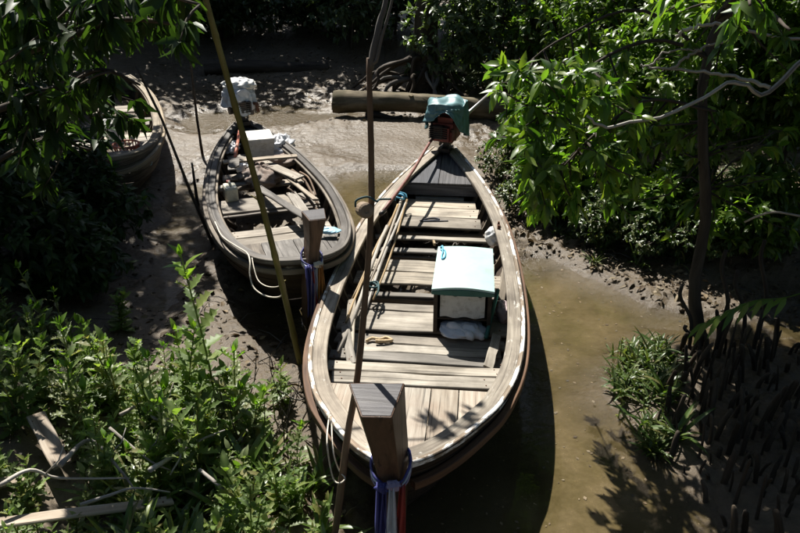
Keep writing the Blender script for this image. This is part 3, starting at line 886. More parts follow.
# cords
kn = P(399, 198, .56)
rope('rope', [kn + np.array(v) for v in ((-.05, .0, -.03), (-.02, .03, .03), (.04, 0, .04), (.06, -.03, 0), (0, -.05, .02), (-.05, -.02, .03), (.0, .04, .05), (.07, .05, .03), (.09, .02, .0))], .011, M['blue_rope'], 'light blue rope knotted round the ends of the pole bundle', 'rope')
kn = P(372, 288, .50)
rope('rope', [kn + np.array(v) for v in ((-.06, .05, 0), (.02, .04, .03), (.05, -.02, .02), (-.02, -.05, .04), (-.04, .02, .04), (.05, .06, .03), (.06, -.08, .01), (.02, -.16, -.02))], .010, M['teal_rope'], 'dark teal cord wound round the lower pole bundle', 'cord')
c0 = P(420, 221, .408)
rope('rope', [c0 + np.array(v) for v in ((0, 0, 0), (.08, .06, .002), (.17, .08, .002), (.22, .04, .002), (.12, .01, .004), (.02, -.01, .002), (.2, -.01, .002), (.32, .0, .0))], .008, M['dark_rope'], 'dark cord looped on the far pale planks of the boat', 'cord')
c0 = P(460, 186, .408)
rope('rope', [c0 + np.array(v) for v in ((0, .08, 0), (.03, .02, .003), (-.01, -.05, .002), (.02, -.14, .002), (.04, -.19, .002), (.0, -.21, .002), (.0, -.12, .006))], .007, M['dark_rope'], 'short twisted dark cord lying near the stern bulkhead', 'cord')
c0 = P(372, 341, .385)
rope('frayed_rope', [c0 + np.array(v) for v in ((-.05, 0, 0), (.0, .03, .01), (.07, .01, .012), (.12, .04, .01), (.17, .0, .008), (.1, -.02, .012), (.03, -.02, .014))], .014, M['straw'], 'short frayed straw coloured rope on the plank beside the stake', 'rope')
# wooden peg on the thin beam
c0 = P(434, 244, .40); mb = MB(); mb.box((0, 0, .03), (.022, .09, .03)); tag(mb.part('wood_block', M['cane'], None, loc=(c0[0], c0[1], .385), rot=(0, 0, .1)), 'little pale wooden block on the narrow beam behind the box', 'wood block')
# dark green paddle handle at the right side
A, B = P(498, 290, .60), P(486, 338, .42); mb = MB(); mb.tube([Vector((0, 0, 0)), Vector(B - A)], .018, 8); tag(mb.part('paddle_shaft', M['dark_teal'], None, loc=tuple(A), smooth=True), 'dark green round shaft leaning on the right ribs beside the box', 'pole')
A, B = P(507, 262, .52), P(501, 300, .42); me = plank_mesh('side_board', np.linalg.norm(B - A), .07, .02, GRY, 311); v = B - A
tag(link('side_board', me, None, tuple((A + B) / 2), (-.3, math.atan2(-v[2], np.linalg.norm(v[:2])), math.atan2(v[1], v[0]))), 'short grey board leaning on the right ribs behind the pink bag', 'board')
A, B = P(497, 336, .45), P(488, 368, .44); v = B - A; me = plank_mesh('side_board', np.linalg.norm(v), .08, .02, PLK, 312)
tag(link('side_board', me, None, tuple((A + B) / 2), (-.3, math.atan2(-v[2], np.linalg.norm(v[:2])), math.atan2(v[1], v[0]))), 'pale board stub leaning on the right ribs by the double thwart', 'board')

# ribbons tied round a bow post
def ribbons(base, label, specs, post_r, length, group=None, rz=0.0, loop_mat='rib_mauve'):
    t = thing('bow_ribbons', label, 'ribbons', base, rz)
    for k in range(3):
        mb = MB(); pts = []
        for i in range(25):
            a = 2 * PI * i / 24
            pts.append(Vector((math.cos(a) * post_r[0], math.sin(a) * post_r[1], .05 * math.sin(a) + .022 * k - .02 + .008 * math.sin(3 * a + k))))
        mb.tube(pts, .008, 7, False, .4, k); mb.part('ribbon_loop', M[[loop_mat, 'rib_white', 'rib_blue'][k]], t, smooth=True)
    for k in range(2): crumple('knot', (.03 * (-1) ** k, -post_r[1] - .02, -.03 - .02 * k), (.04, .03, .03), M[[loop_mat, 'rib_blue'][k]], '', '', 60 + k, .3, .8, parent=t, n=12)
    for k, (x, w, mt, ln_) in enumerate(specs):
        mb = MB()
        def fn(u, v, x=x, w=w, ln_=ln_, k=k):
            s = v - .5
            fold = .022 * math.sin(s * 9 + k * 2 + 2 * u)
            return (x + s * w * (.45 + .55 * min(1, u * 3)) + .012 * math.sin(3 * u + k), -post_r[1] - .025 - .03 * math.sin(min(1, u * 2) * PI / 2) + fold - .01 * (k % 2), -ln_ * u)
        mb.grid(fn, 16, 9)
        o = mb.part('ribbon', M[mt], t, smooth=True)
        md = o.modifiers.new('thickness', 'SOLIDIFY'); md.thickness = .003
    return t
rb = P(391, 468, .88)
ribbons((rb[0], B1_BOW[1] - .03, .90), 'blue, white and red ribbons tied round the tall bow post', [(-.05, .075, 'rib_blue', .9), (.015, .07, 'rib_white', .95), (.072, .055, 'rib_red', .92), (-.02, .05, 'rib_blue', .85)], (.115, .15), .9, rz=th1)
rb2 = wor2(.065, .02, .80)
ribbons((rb2[0], rb2[1], .82), 'faded bundle of many coloured ribbons hanging from the shorter bow post', [(-.07, .06, 'rib_blue', .50), (-.035, .055, 'rib_mauve', .56), (.005, .05, 'rib_white', .58), (.045, .045, 'rib_yellow', .5), (.075, .035, 'rib_yellow', .42), (-.01, .05, 'rib_red', .66)], (.095, .11), .6, rz=th2, loop_mat='pale_rope')

# ------------------------------------------------------------------ engines
def engine(base, rz, label, body_mat, tiller, shaft_end):
    t = thing('longtail_engine', label, 'engine', base, rz)
    mb = MB(); mb.box((0, 0, .04), (.16, .2, .05)); mb.box((0, 0, .10), (.06, .06, .10)); mb.box((-.06, 0, .15), (.02, .16, .10)); mb.box((.06, 0, .15), (.02, .16, .10)); mb.part('swivel_mount', M['metal_dark'], t)
    mb = MB(); mb.box((0, .02, .30), (.27, .36, .24)); mb.box((.02, .0, .44), (.20, .24, .10)); mb.box((0, -.19, .29), (.20, .06, .18)); mb.part('crankcase', body_mat, t)
    mb = MB()
    for k in range(6): mb.box((-.04, -.20 - .0, .25 + k * .028), (.24, .11, .008))
    mb.box((-.04, -.2, .32), (.12, .08, .17)); mb.part('cylinder_fins', M['metal_dark'], t)
    mb = MB(); prof = [(.02, 0), (.125, 0), (.13, .02), (.13, .05), (.05, .065), (.02, .065)]
    secs = [[(-.14 - z, .02 + r * math.cos(2 * PI * k / 18), .30 + r * math.sin(2 * PI * k / 18)) for k in range(18)] for r, z in prof]
    mb.sweep(secs); mb.part('flywheel', M['metal_dark'], t)
    mb = MB(); mb.tube([Vector((.13, -.16, .34)), Vector((.17, -.22, .36)), Vector((.18, -.24, .24))], .028, 8); mb.part('exhaust', M['rust'], t, smooth=True)
    mb = MB(); mb.lathe([(.02, 0), (.10, .0), (.11, .02), (.11, .09), (.09, .12), (.02, .125)], 16, (.02, .06, .49)); mb.part('fuel_tank', body_mat, t)
    c_, s_ = math.cos(-rz), math.sin(-rz)
    def l(p):
        d = np.array(p) - np.array(base); return Vector((c_ * d[0] - s_ * d[1], s_ * d[0] + c_ * d[1], d[2]))
    if tiller is not None:
        mb = MB(); pts = [Vector((-.05, -.10, .22)), Vector((-.12, -.24, .22)), l(tiller) * .5 + Vector((-.03, -.1, .12)), l(tiller)]
        mb.tube([Vector(p) for p in spline([tuple(p) for p in pts], 12)], .019, 8); ti = mb.part('tiller', M['tiller_red'], t, smooth=True)
        e = l(tiller); d = (e - l(tiller) * .5).normalized()
        mb = MB(); mb.tube([e - d * .12, e + d * .01], .024, 8); mb.part('grip', M['metal_dark'], ti, smooth=True)
    e = l(shaft_end); st = Vector((.03, .20, .28))
    mb = MB(); mb.tube([st, st.lerp(e, .5), e], .024, 8); sh = mb.part('tail_shaft', M['metal_grey'], t, smooth=True)
    mb = MB(); d = (e - st).normalized(); u = d.cross(Vector((0, 0, 1))).normalized(); w = d.cross(u)
    mb.tube([e, e + d * .08], .03, 8)
    for k in range(2):
        a = u if k == 0 else -u
        mb.add([e + d * .02 + w * .01, e + d * .05 - w * .03 + a * .05, e + d * .05 + a * .12 - w * .02, e + d * .02 + a * .11 + w * .03], [(0, 1, 2, 3)])
    mb.part('propeller', M['metal_grey'], sh)
    return t
eb = wor1(.02, 6.38, h1.zs(6.4) - .02)
engine(tuple(eb), th1 - .25, 'red longtail engine on the stern under a teal cover, tail shaft raised', M['engine_red'], P(381, 214, .80), np.array([1.75, 12.6, 1.0]))
eb2 = wor2(.0, 5.0, h2.zs(5.2) - .02)
engine(tuple(eb2), th2 + .1, 'dark longtail engine on the grey boat under a silver white cover', M['metal_dark'], None, np.array([-2.75, 13.4, .35]))

def drape(name, base, rx, ry, h, mat, label, cat, seed, hem, rz=0, amp=.14, n=96):
    """a sheet thrown over something: domed top, folds that deepen towards an uneven hem"""
    mb = MB(); rs = random.Random(seed); ph = [rs.uniform(0, 6.28) for _ in range(6)]
    def fn(v, u):
        a = 2 * PI * u
        f = .5 * math.sin(5 * a + ph[0] + .8 * math.sin(2 * a)) + .35 * math.sin(9 * a + ph[1] + math.sin(3 * a)) + .3 * abs(math.sin(11 * a + ph[2]))
        hm = hem(a)
        if v < .5:
            k = v / .5; r = math.sin(k * PI / 2) ** .9
            z = h - .10 * h * k ** 2.5 * 1.4 + .03 * math.sin(7 * k + 3 * a + ph[3]) * k + .03 * vnoise(math.cos(a) * k * 3 + seed, math.sin(a) * k * 3, seed)
            rr = r * (1 + amp * f * k ** 2 * .5)
        else:
            k = (v - .5) / .5
            z = h * .86 - k * hm * h + .015 * f
            rr = 1 + .10 * k + amp * f * (.5 + .6 * k) + .07 * vnoise(a * 4, k * 4, seed + 2) + .03 * vnoise(a * 9, k * 9, seed + 3)
        return (rx * rr * math.cos(a), ry * rr * math.sin(a), float(z))
    nu, nv = n // 2, n
    V = [fn(i / (nu - 1), j / nv) for i in range(nu) for j in range(nv)]
    Fq = [(i * nv + j, (i + 1) * nv + j, (i + 1) * nv + (j + 1) % nv, i * nv + (j + 1) % nv) for i in range(nu - 1) for j in range(nv)]
    mb.add(V, Fq)
    o = mb.part(name, mat, None, loc=tuple(base), rot=(0, 0, rz), smooth=True)
    md = o.modifiers.new('thickness', 'SOLIDIFY'); md.thickness = .004
    return tag(o, label, cat)
drape('tarpaulin', (eb[0], eb[1] + .02, eb[2] + .18), .25, .27, .52, M['teal_tarp'], 'faded teal tarpaulin thrown over the red engine', 'tarpaulin', 4,
      lambda a: .46 + .10 * math.cos(a - .2) + .26 * math.cos(2 * a + .2) + .07 * math.sin(5 * a) - .06 * math.sin(a + PI), th1, .17)
drape('engine_cover', (eb2[0] - .02, eb2[1], eb2[2] + .12), .21, .23, .44, M['silver'], 'crumpled silver sheet hanging over the dark engine of the grey boat', 'cover', 9,
      lambda a: .46 + .18 * math.sin(a + 2.2) + .10 * math.sin(4 * a), 0, .2)
crumple('rolled_sheet', (eb2[0] - .01, eb2[1], eb2[2] + .545), (.235, .17, .09), M['white_plastic'], 'folded white sheet bundled on top of the silver engine cover', 'sheet', 12, .14, .5)

# ------------------------------------------------------------------ things in the second boat
def cooler(name, c, d, rz, label):
    t = thing(name, label, 'cool box', c, rz)
    mb = MB(); w, l, h = d
    secs = [[(-w / 2 * k, -l / 2 * k, z), (w / 2 * k, -l / 2 * k, z), (w / 2 * k, l / 2 * k, z), (-w / 2 * k, l / 2 * k, z)] for k, z in ((.9, 0), (.9, .01), (1, h * .8))]
    mb.sweep(secs); mb.part('body', M['foam'], t)
    mb = MB(); secs = [[(-w / 2 * k, -l / 2 * k, z), (w / 2 * k, -l / 2 * k, z), (w / 2 * k, l / 2 * k, z), (-w / 2 * k, l / 2 * k, z)] for k, z in ((1.03, h * .8 + .003), (1.04, h * .82), (1.04, h * .97), (1.0, h))]
    mb.sweep(secs); mb.part('lid', M['foam'], t)
    return t
c = P(260, 155, .45); cooler('foam_cooler', (c[0], c[1], .44), (.36, .42, .30), th2, 'white foam cool box near the stern of the grey boat')
c = P(275, 152, .45); crumple('plastic_sheet', (c[0] + .08, c[1], .45), (.18, .26, .14), M['clear_sheet'], 'shiny crumpled plastic sheet beside the white foam cool box', 'plastic sheet', 31, .28)
c = P(232, 150, .45); crumple('plastic_sheet', (c[0], c[1], .45), (.10, .2, .07), M['clear_sheet'], 'flattened plastic sheet under the orange paddle', 'plastic sheet', 33, .25)
def board(name, a, b, za, zb, w, mt, seed, label, T=.025, roll=0, cat='board'):
    A, B = P(*a, za), P(*b, zb); v = B - A
    me = plank_mesh(name, float(np.linalg.norm(v)), w, T, mt, seed, skew=.03)
    return tag(link(name, me, None, tuple((A + B) / 2), (roll, math.atan2(-v[2], np.linalg.norm(v[:2])), math.atan2(v[1], v[0]))), label, cat)
board('loose_board', (223, 162), (297, 156), .70, .68, .11, M['b2plank'], 61, 'weathered board laid right across both gunwales of the grey boat')
board('loose_board', (262, 162), (300, 178), .60, .66, .15, M['b2plank'], 62, 'short wide board resting askew on the right gunwale')
board('loose_board', (258, 187), (308, 219), .52, .68, .10, M['b2wood'], 63, 'dark narrow board slanting up to the shorter bow post')
board('loose_board', (291, 193), (307, 216), .56, .64, .12, M['b2plank'], 64, 'pale short board lying beside the dark slanting board')
board('loose_board', (214, 189), (252, 182), .47, .49, .10, M['b2plank'], 65, 'pale board lying across the middle of the grey boat by the jerry can')
board('loose_board', (236, 178), (262, 168), .56, .58, .12, M['b2wood'], 66, 'grey board resting on the brown sacking heap')
board('loose_board', (276, 168), (316, 200), .60, .63, .06, M['b2plank'], 67, 'narrow lath lying along the right gunwale of the grey boat')
A, B = P(245, 157, .74), P(240, 122, .98)
pd = thing('paddle', 'orange red paddle shaft leaning on the stern of the grey boat', 'paddle', A)
mb = MB(); mb.tube([Vector((0, 0, 0)), Vector((P(238, 140, .72) - A) * 1.0), ], .022, 8)
A2 = P(235, 158, .74); B2 = P(239.5, 131, .80); mb = MB(); mb.tube([Vector(A2 - A), Vector((A2 + B2) / 2 - A), Vector(B2 - A)], [.024, .022, .02], 8); mb.part('shaft', M['orange'], pd, smooth=True)
mb = MB(); d = Vector(A2 - B2).normalized(); u = d.cross(Vector((0, 0, 1))).normalized(); s0 = Vector(A2 - A)
mb.sweep([[s0 + d * t + u * w + Vector((0, 0, .008)), s0 + d * t - u * w + Vector((0, 0, .008)), s0 + d * t - u * w - Vector((0, 0, .008)), s0 + d * t + u * w - Vector((0, 0, .008))] for t, w in ((-.05, .025), (.06, .06), (.25, .065), (.3, .03))])
mb.part('blade', M['b2wood'], pd)
c = P(258, 180, .45); crumple('brown_sack', (c[0] + .05, c[1], .43), (.26, .30, .13), M['burlap'], 'brown sacking heap under the boards in the grey boat', 'sack', 41, .2)
c = P(243, 172, .45); crumple('white_bag', (c[0] - .0, c[1] + .05, .44), (.10, .08, .08), M['white_plastic'], 'small white plastic bag on the brown sacking heap', 'bag', 43, .2)
c = P(284, 166, .47); crumple('pale_rag', (c[0], c[1], .5), (.16, .14, .07), M['burlap'], 'brown rag stuffed under the wide board of the grey boat', 'rag', 44, .25)
# jerry can
c = P(231, 197, .45); jc = thing('jerry_can', 'cream plastic jerry can standing at the left side of the grey boat', 'jerry can', (c[0], c[1], .425), th2 + .1)
mb = MB(); secs = []
for k, z in ((.92, 0), (1, .015), (1, .15), (.9, .175), (.5, .185)):
    secs.append([(.075 * k * sx, .105 * k * sy, z) for sx, sy in ((-.8, -1), (.8, -1), (1, -.8), (1, .8), (.8, 1), (-.8, 1), (-1, .8), (-1, -.8))])
mb.sweep(secs); mb.part('body', M['jerry'], jc)
mb = MB(); mb.tube([Vector((-.0, -.07, .17)), Vector((0, -.05, .215)), Vector((0, .03, .215)), Vector((0, .05, .17))], .012, 8); mb.part('handle', M['jerry'], jc, smooth=True)
mb = MB(); mb.lathe([(.005, 0), (.024, 0), (.024, .03), (.005, .032)], 12, (0, .078, .178)); mb.part('cap', M['rib_red'], jc)
c = P(330, 236, .66); crumple('blue_cloth', (c[0], c[1], h2.zs(.4) - .055), (.10, .07, .025), M['lt_blue'], 'light blue rag on the foredeck beside the shorter bow post', 'cloth', 47, .3)
# bent sticks along its right side
for k, (a, b) in enumerate([((292, 170), (318, 205)), ((296, 180), (322, 214)), ((300, 172), (316, 196)), ((288, 188), (306, 200))]):
    A, B = P(*a, .58), P(*b, .56)
    rope('bent_stick', [A, A * .66 + B * .34 + np.array([.04 * (-1) ** k, 0, .03]), A * .3 + B * .7 + np.array([.03 * (-1) ** k, .02, -.01]), B], .016 - .002 * k, M['stake'], 'bent brown stick among those along the right side of the grey boat', 'stick', group='bent sticks in the grey boat', sm=14)
# ropes at its bow
A = P(243, 252, .70)
rope('mooring_rope', [P(215, 222, .69), P(222, 236, .74), P(236, 246, .775), P(247, 253, .80), PY(250, 262, 6.36), PY(250, 275, 6.26), PY(254, 288, 6.18), PY(266, 296, 6.05), PY(279, 297, 5.86), PY(284, 291, 5.83)], .007, M['pale_rope'], 'pale mooring rope looping down over the bow of the grey boat', 'rope', sm=70)
rope('mooring_rope', [P(252, 258, .80), PY(254, 268, 6.32), PY(258, 280, 6.2), PY(266, 286, 6.05), PY(276, 287, 5.88), PY(283, 284, 5.84)], .005, M['pale_rope'], 'thinner strand of rope hanging to the bamboo pole', 'rope', sm=40)
# ------------------------------------------------------------------ things in the third boat
c = P(117, 143, .46); cb = thing('white_bucket', 'scuffed white bucket in the half hidden boat', 'bucket', (c[0] - .1, c[1] + .25, .43))
mb = MB(); mb.lathe([(.02, 0), (.125, 0), (.15, .27), (.16, .275), (.16, .29), (.145, .29), (.12, .02), (.02, .02)], 22); mb.part('body', M['white_plastic'], cb, smooth=False)
mb = MB(); mb.tube([Vector((.152 * math.cos(a), .152 * math.sin(a) * .9, .27 - .0 + .02 * 0)) + Vector((0, -.02, -.09 * math.sin(a))) for a in np.linspace(0, PI, 14)], .005, 6); mb.part('handle', M['metal_grey'], cb, smooth=True)
c = P(128, 156, .46); bk = thing('orange_basket', 'orange brown plastic basket in the half hidden boat', 'basket', (c[0], c[1], .43))
mb = MB(); mb.lathe([(.13, 0), (.14, .005), (.14, .02), (.13, .02)], 20)
for k in range(20):
    a = 2 * PI * k / 20; mb.tube([Vector((.135 * math.cos(a), .135 * math.sin(a), .01)), Vector((.17 * math.cos(a + .1), .17 * math.sin(a + .1), .2))], .009, 4)
mb.part('basket_wall', M['orange'], bk)
mb = MB(); mb.tube([Vector((.172 * math.cos(a), .172 * math.sin(a), .2)) for a in np.linspace(0, 2 * PI, 25)], .013, 6, False); mb.part('rim', M['orange'], bk, smooth=True)
c = P(139, 153, .62); crumple('blue_cloth', (c[0], c[1], .44), (.13, .09, .06), M['lt_blue'], 'bright blue rag beside the orange basket', 'cloth', 51, .3)
board('loose_board', (122, 152), (139, 128), .55, .60, .09, M['driftboard'], 71, 'pale board lying fore and aft in the half hidden boat')

# ------------------------------------------------------------------ stakes and poles in the mud
sk = thing('mooring_stake', 'tall crooked brown stake planted by the tall bow post', 'stake', PY(322, 600, 3.72))
base = np.array(sk.location)
sp_px = [(322, 600), (335, 533), (347, 440), (357, 380), (366, 290), (371.5, 200), (370, 110), (369, 58)]
pts = np.array([PY(x, y, 3.72 + .02 * i) for i, (x, y) in enumerate(sp_px)])
pts = spline(pts, 26); mb = MB()
mb.tube([Vector(p - base) for p in pts], list(np.linspace(.025, .0135, 26)), 10, True, .12, 3); mb.part('pole', M['stake'], sk, smooth=True)
j = PY(369, 58, 3.86); j2 = PY(370, 75, 3.86)
mb = MB(); p2 = spline([PY(370, 70, 3.86), PY(374, 48, 3.86), PY(380, 22, 3.88), PY(386, 0, 3.9), PY(389, -40, 3.95)], 12); mb.tube([Vector(p - base) for p in p2], list(np.linspace(.017, .011, 12)), 8, True, .2, 6); mb.part('upper_branch', M['bark_grey'], sk, smooth=True)
mb = MB(); p2 = spline([PY(371, 64, 3.86), PY(377, 60, 3.84), PY(381, 40, 3.84), PY(390, 10, 3.84), PY(396, -20, 3.85)], 10); mb.tube([Vector(p - base) for p in p2], list(np.linspace(.009, .006, 10)), 7, True, .15, 7); mb.part('twig', M['bark_grey'], sk, smooth=True)
# wooden float hung on the stake
c = PY(364.5, 210, 3.79)
fl = thing('net_float', 'round wooden float tied to the crooked brown stake', 'float', c)
mb = MB(); prof = [(.004, -.05), (.032, -.05), (.041, -.04), (.042, 0), (.041, .04), (.032, .05), (.014, .05), (.012, .045), (.004, .045)]
ax = Vector((.25, -.85, .25)).normalized(); u = ax.cross(Vector((0, 0, 1))).normalized(); w = ax.cross(u)
mb.sweep([[ax * z + (u * math.cos(2 * PI * k / 18) + w * math.sin(2 * PI * k / 18)) * r for k in range(18)] for r, z in prof]); mb.part('drum', M['float'], fl)
ro = PY(371, 200, 3.80) - c
mb = MB(); mb.tube([Vector(p) for p in spline([(-.045, -.03, .03), (-.04, -.03, .065), (0, -.02, .08), (.03, -.0, .07), tuple(ro + np.array([.03, -.02, .0])), tuple(ro + np.array([.045, .02, -.005])), (.14, .04, .045)], 30)], .006, 6); mb.part('cord', M['teal_rope'], fl, smooth=True)
# thin white line round the stake at the bow
rope('thin_line', [P(329, 418, .80) + np.array([0, 0, .01]), PY(327, 440, 3.72), PY(330, 465, 3.70), PY(334, 480, 3.69), PY(340, 483, 3.67), PY(345, 478, 3.70), PY(339, 470, 3.76), PY(333, 450, 3.80), P(330, 421, .80) + np.array([.01, 0, .012])], .005, M['pale_rope'], 'thin white line looped from the gunwale round the brown stake', 'line', sm=60)

bb = thing('bamboo_pole', 'slanting yellow green bamboo pole standing before the grey boat', 'pole', P(302, 372, -.03))
base = np.array(bb.location); mb = MB()
top = PY(202, -22, 5.75); Lb = top - base
pts, rad = [], []
n = 60
for i in range(n + 1):
    t = i / n; p = Lb * t + np.array([.02 * math.sin(4 * t), 0, 0]); pts.append(Vector(p))
    node = abs(((t * 13) % 1) - .5) < .05
    rad.append((.028 - .006 * t) * (1.16 if node else 1))
mb.tube(pts, rad, 12); mb.part('culm', M['bamboo'], bb, smooth=True)
for t, a in ((.27, .4), (.5, 2.6)):
    mb = MB(); s0 = Vector(Lb * t); mb.tube([s0, s0 + Vector((.06 * math.cos(a), -.02, .05))], [.008, .005], 6); mb.part('branch_stub', M['bamboo'], bb, smooth=True)
stick_specs = [([(203, 157), (198, 125), (193, 85), (189, 45)], 11.6, .022, 'upright dark stick planted beyond the left side of the grey boat'),
               ([(213, 242), (196, 205), (178, 160), (163, 122), (150, 95), (136, 66)], 8.2, .020, 'long dark stick leaning to the left from the hull of the grey boat'),
               ([(198, 205), (195, 185), (192, 163)], 8.9, .024, 'short dark stump of a stick beside the grey boat')]
for px_, Y, r, lb in stick_specs:
    b0 = PY(*px_[0], Y); b0[2] = max(min(b0[2], .3), hgt(b0[0], b0[1]) - .02); b0 = P(px_[0][0], px_[0][1], hgt(*P(*px_[0], 0)[:2]))
    pp = np.array([b0 + np.array([0, 0, -.05])] + [PY(x, y, b0[1]) for x, y in px_[1:]])
    pp = spline(pp, 14); mb = MB(); mb.tube([Vector(p - pp[0]) for p in pp], list(np.linspace(r, r * .6, 14)), 7, True, .1, int(Y))
    tag(mb.part('stick', M['darkstick'], None, loc=tuple(pp[0]), smooth=True), lb, 'stick')

# ------------------------------------------------------------------ logs
def logthing(name, a, b, r0, r1, mat, label, seed, sink=.15, n=28):
    A = np.array([a[0], a[1], hgt(a[0], a[1])]); B = np.array([b[0], b[1], hgt(b[0], b[1])])
    zc = max(A[2], B[2]) * .5 + min(A[2], B[2]) * .5
    A[2] = B[2] = zc
    A[2] += r0 * (1 - sink); B[2] += r1 * (1 - sink)
    t = thing(name, label, 'log', (A[0], A[1], A[2] - r0))
    rs = random.Random(seed); mb = MB(); secs, G = [], []
    d = Vector(B - A); Ld = d.length; d.normalize(); u = d.cross(Vector((0, 0, 1))).normalized(); w = d.cross(u)
    NS = 44
    for i in range(NS):
        s = i / (NS - 1); ring = []
        c = Vector((0, 0, r0 + .03 * math.sin(6 * s))) + d * Ld * s + u * .04 * math.sin(4 * s + seed) + Vector((0, 0, (B[2] - A[2]) * 0))
        for k in range(n):
            an = 2 * PI * k / n
            r = (r0 + (r1 - r0) * s) * (1 + .06 * math.sin(3 * an + 5 * s) + .05 * math.sin(7 * s + 2 * an) + .10 * float(fbm(4 * math.cos(an) + seed, 4 * math.sin(an) + s * Ld * 1.2, 1.0, 3, seed)) + .03 * rs.uniform(-1, 1)) * (1 - (.12 if i in (0, NS - 1) else 0) * rs.uniform(.2, 1.4))
            ring.append(c + (u * math.cos(an) + w * math.sin(an)) * r); G.append((s * Ld, r * math.cos(an), r * math.sin(an)))
        secs.append(ring)
    mb.sweep(secs, G, caps=False); mb.part('bark', mat, t, smooth=True)
    for e, rr, nm in ((secs[0], r0, -1), (secs[-1], r1, 1)):
        m2 = MB(); c = sum((Vector(p) for p in e), Vector()) / n
        m2.sweep([e, [c + (Vector(p) - c) * .6 + d * nm * .012 for p in e], [c + (Vector(p) - c) * .1 + d * nm * .004 for p in e]], None, caps=True); m2.part('cut_end', M['darkstick'] if nm < 0 else mat, t)
    for k in range(2):
        s = .35 + .4 * k; c = Vector((0, 0, r0)) + d * Ld * s; v = (u * (-.5 if k else .3) + Vector((0, 0, 1))).normalized()
        m2 = MB(); m2.tube([c + v * r0 * .8, c + v * (r0 * 1.12)], [.05, .035], 8, True, .15, k); m2.part('knot', mat, t)
    return t
a, b = P(334, 113, .1), P(560, 121, .1)
logthing('fallen_log', a, b, .185, .16, M['log'], 'thick fallen log lying across the mud behind the teal covered engine', 3, .25)
a, b = P(366, 121, .02), P(402, 121, .02)
logthing('driftwood', a, b, .07, .05, M['darkstick'], 'short dark driftwood piece lying against the fallen log', 5, .5)
a, b = P(205, 71, .2), P(328, 68, .2)
logthing('fallen_log', a, b, .16, .12, M['bark'], 'dark log lying in deep shade at the forest edge', 6, .3)

# ------------------------------------------------------------------ leaves
def tmpl_lance(w=.17, fold=.05, droop=.12):
    V = np.array([(0, 0, 0), (.3, -w * .95, fold), (.3, 0, -.0), (.3, w * .95, fold), (.65, -w * .8, fold - droop * .5), (.65, 0, -droop * .45), (.65, w * .8, fold - droop * .5), (1, 0, -droop * 1.3)])
    T = np.array([(0, 2, 1), (0, 3, 2), (1, 2, 5), (1, 5, 4), (2, 3, 6), (2, 6, 5), (4, 5, 7), (5, 6, 7)])
    return V, T
def tmpl_far(w=.24, fold=.07):
    V = np.array([(0, 0, 0), (.5, -w, fold), (.5, w, fold), (1, 0, -.08)])
    return V, np.array([(0, 3, 1), (0, 2, 3)])
def tmpl_holly(w=.33, lobes=4):
    V, T = [(0, 0, 0)], []
    mid = [0]; L_, R_ = [], []
    m = lobes * 2 + 1
    for i in range(1, m):
        t = i / m
        env = math.sin(PI * min(1, t * .96 + .06)) ** .8
        ww = w * env * (1.0 if i % 2 else .52)
        zz = .05 * (1 if i % 2 else -.3) - .16 * t * t
        tt = t + (.035 if i % 2 else -.02)
        V += [(t, 0, -.16 * t * t), (tt, -ww, zz + .05), (tt, ww, zz + .05)]
        b = len(V) - 3; mid.append(b); L_.append(b + 1); R_.append(b + 2)
    V.append((1, 0, -.2)); tip = len(V) - 1
    T += [(0, mid[1], L_[0]), (0, R_[0], mid[1])]
    for i in range(len(L_) - 1):
        T += [(L_[i], mid[i + 1], mid[i + 2]), (L_[i], mid[i + 2], L_[i + 1]), (mid[i + 1], R_[i], R_[i + 1]), (mid[i + 1], R_[i + 1], mid[i + 2])]
    T += [(L_[-1], mid[-1], tip), (mid[-1], R_[-1], tip)]
    return np.array(V), np.array(T)
def tmpl_strap(w=.06, bend=.55, seg=6, fold=.015):
    V, T = [], []
    for i in range(seg + 1):
        t = i / seg; ww = w * math.sin(PI * min(.98, .18 + t * .8)) ** .7 * (1 if i < seg else .05)
        a = bend * t
        x, z = math.sin(a) / max(bend, .01), -(1 - math.cos(a)) / max(bend, .01)
        V += [(x, -ww, z + fold), (x, 0, z), (x, ww, z + fold)]
    for i in range(seg):
        a = i * 3
        T += [(a, a + 1, a + 4), (a, a + 4, a + 3), (a + 1, a + 2, a + 5), (a + 1, a + 5, a + 4)]
    return np.array(V), np.array(T)
LANCE, LANCE_W, FAR, HOLLY, STRAP = tmpl_lance(.13), tmpl_lance(.2, .06, .2), tmpl_far(), tmpl_holly(), tmpl_strap()

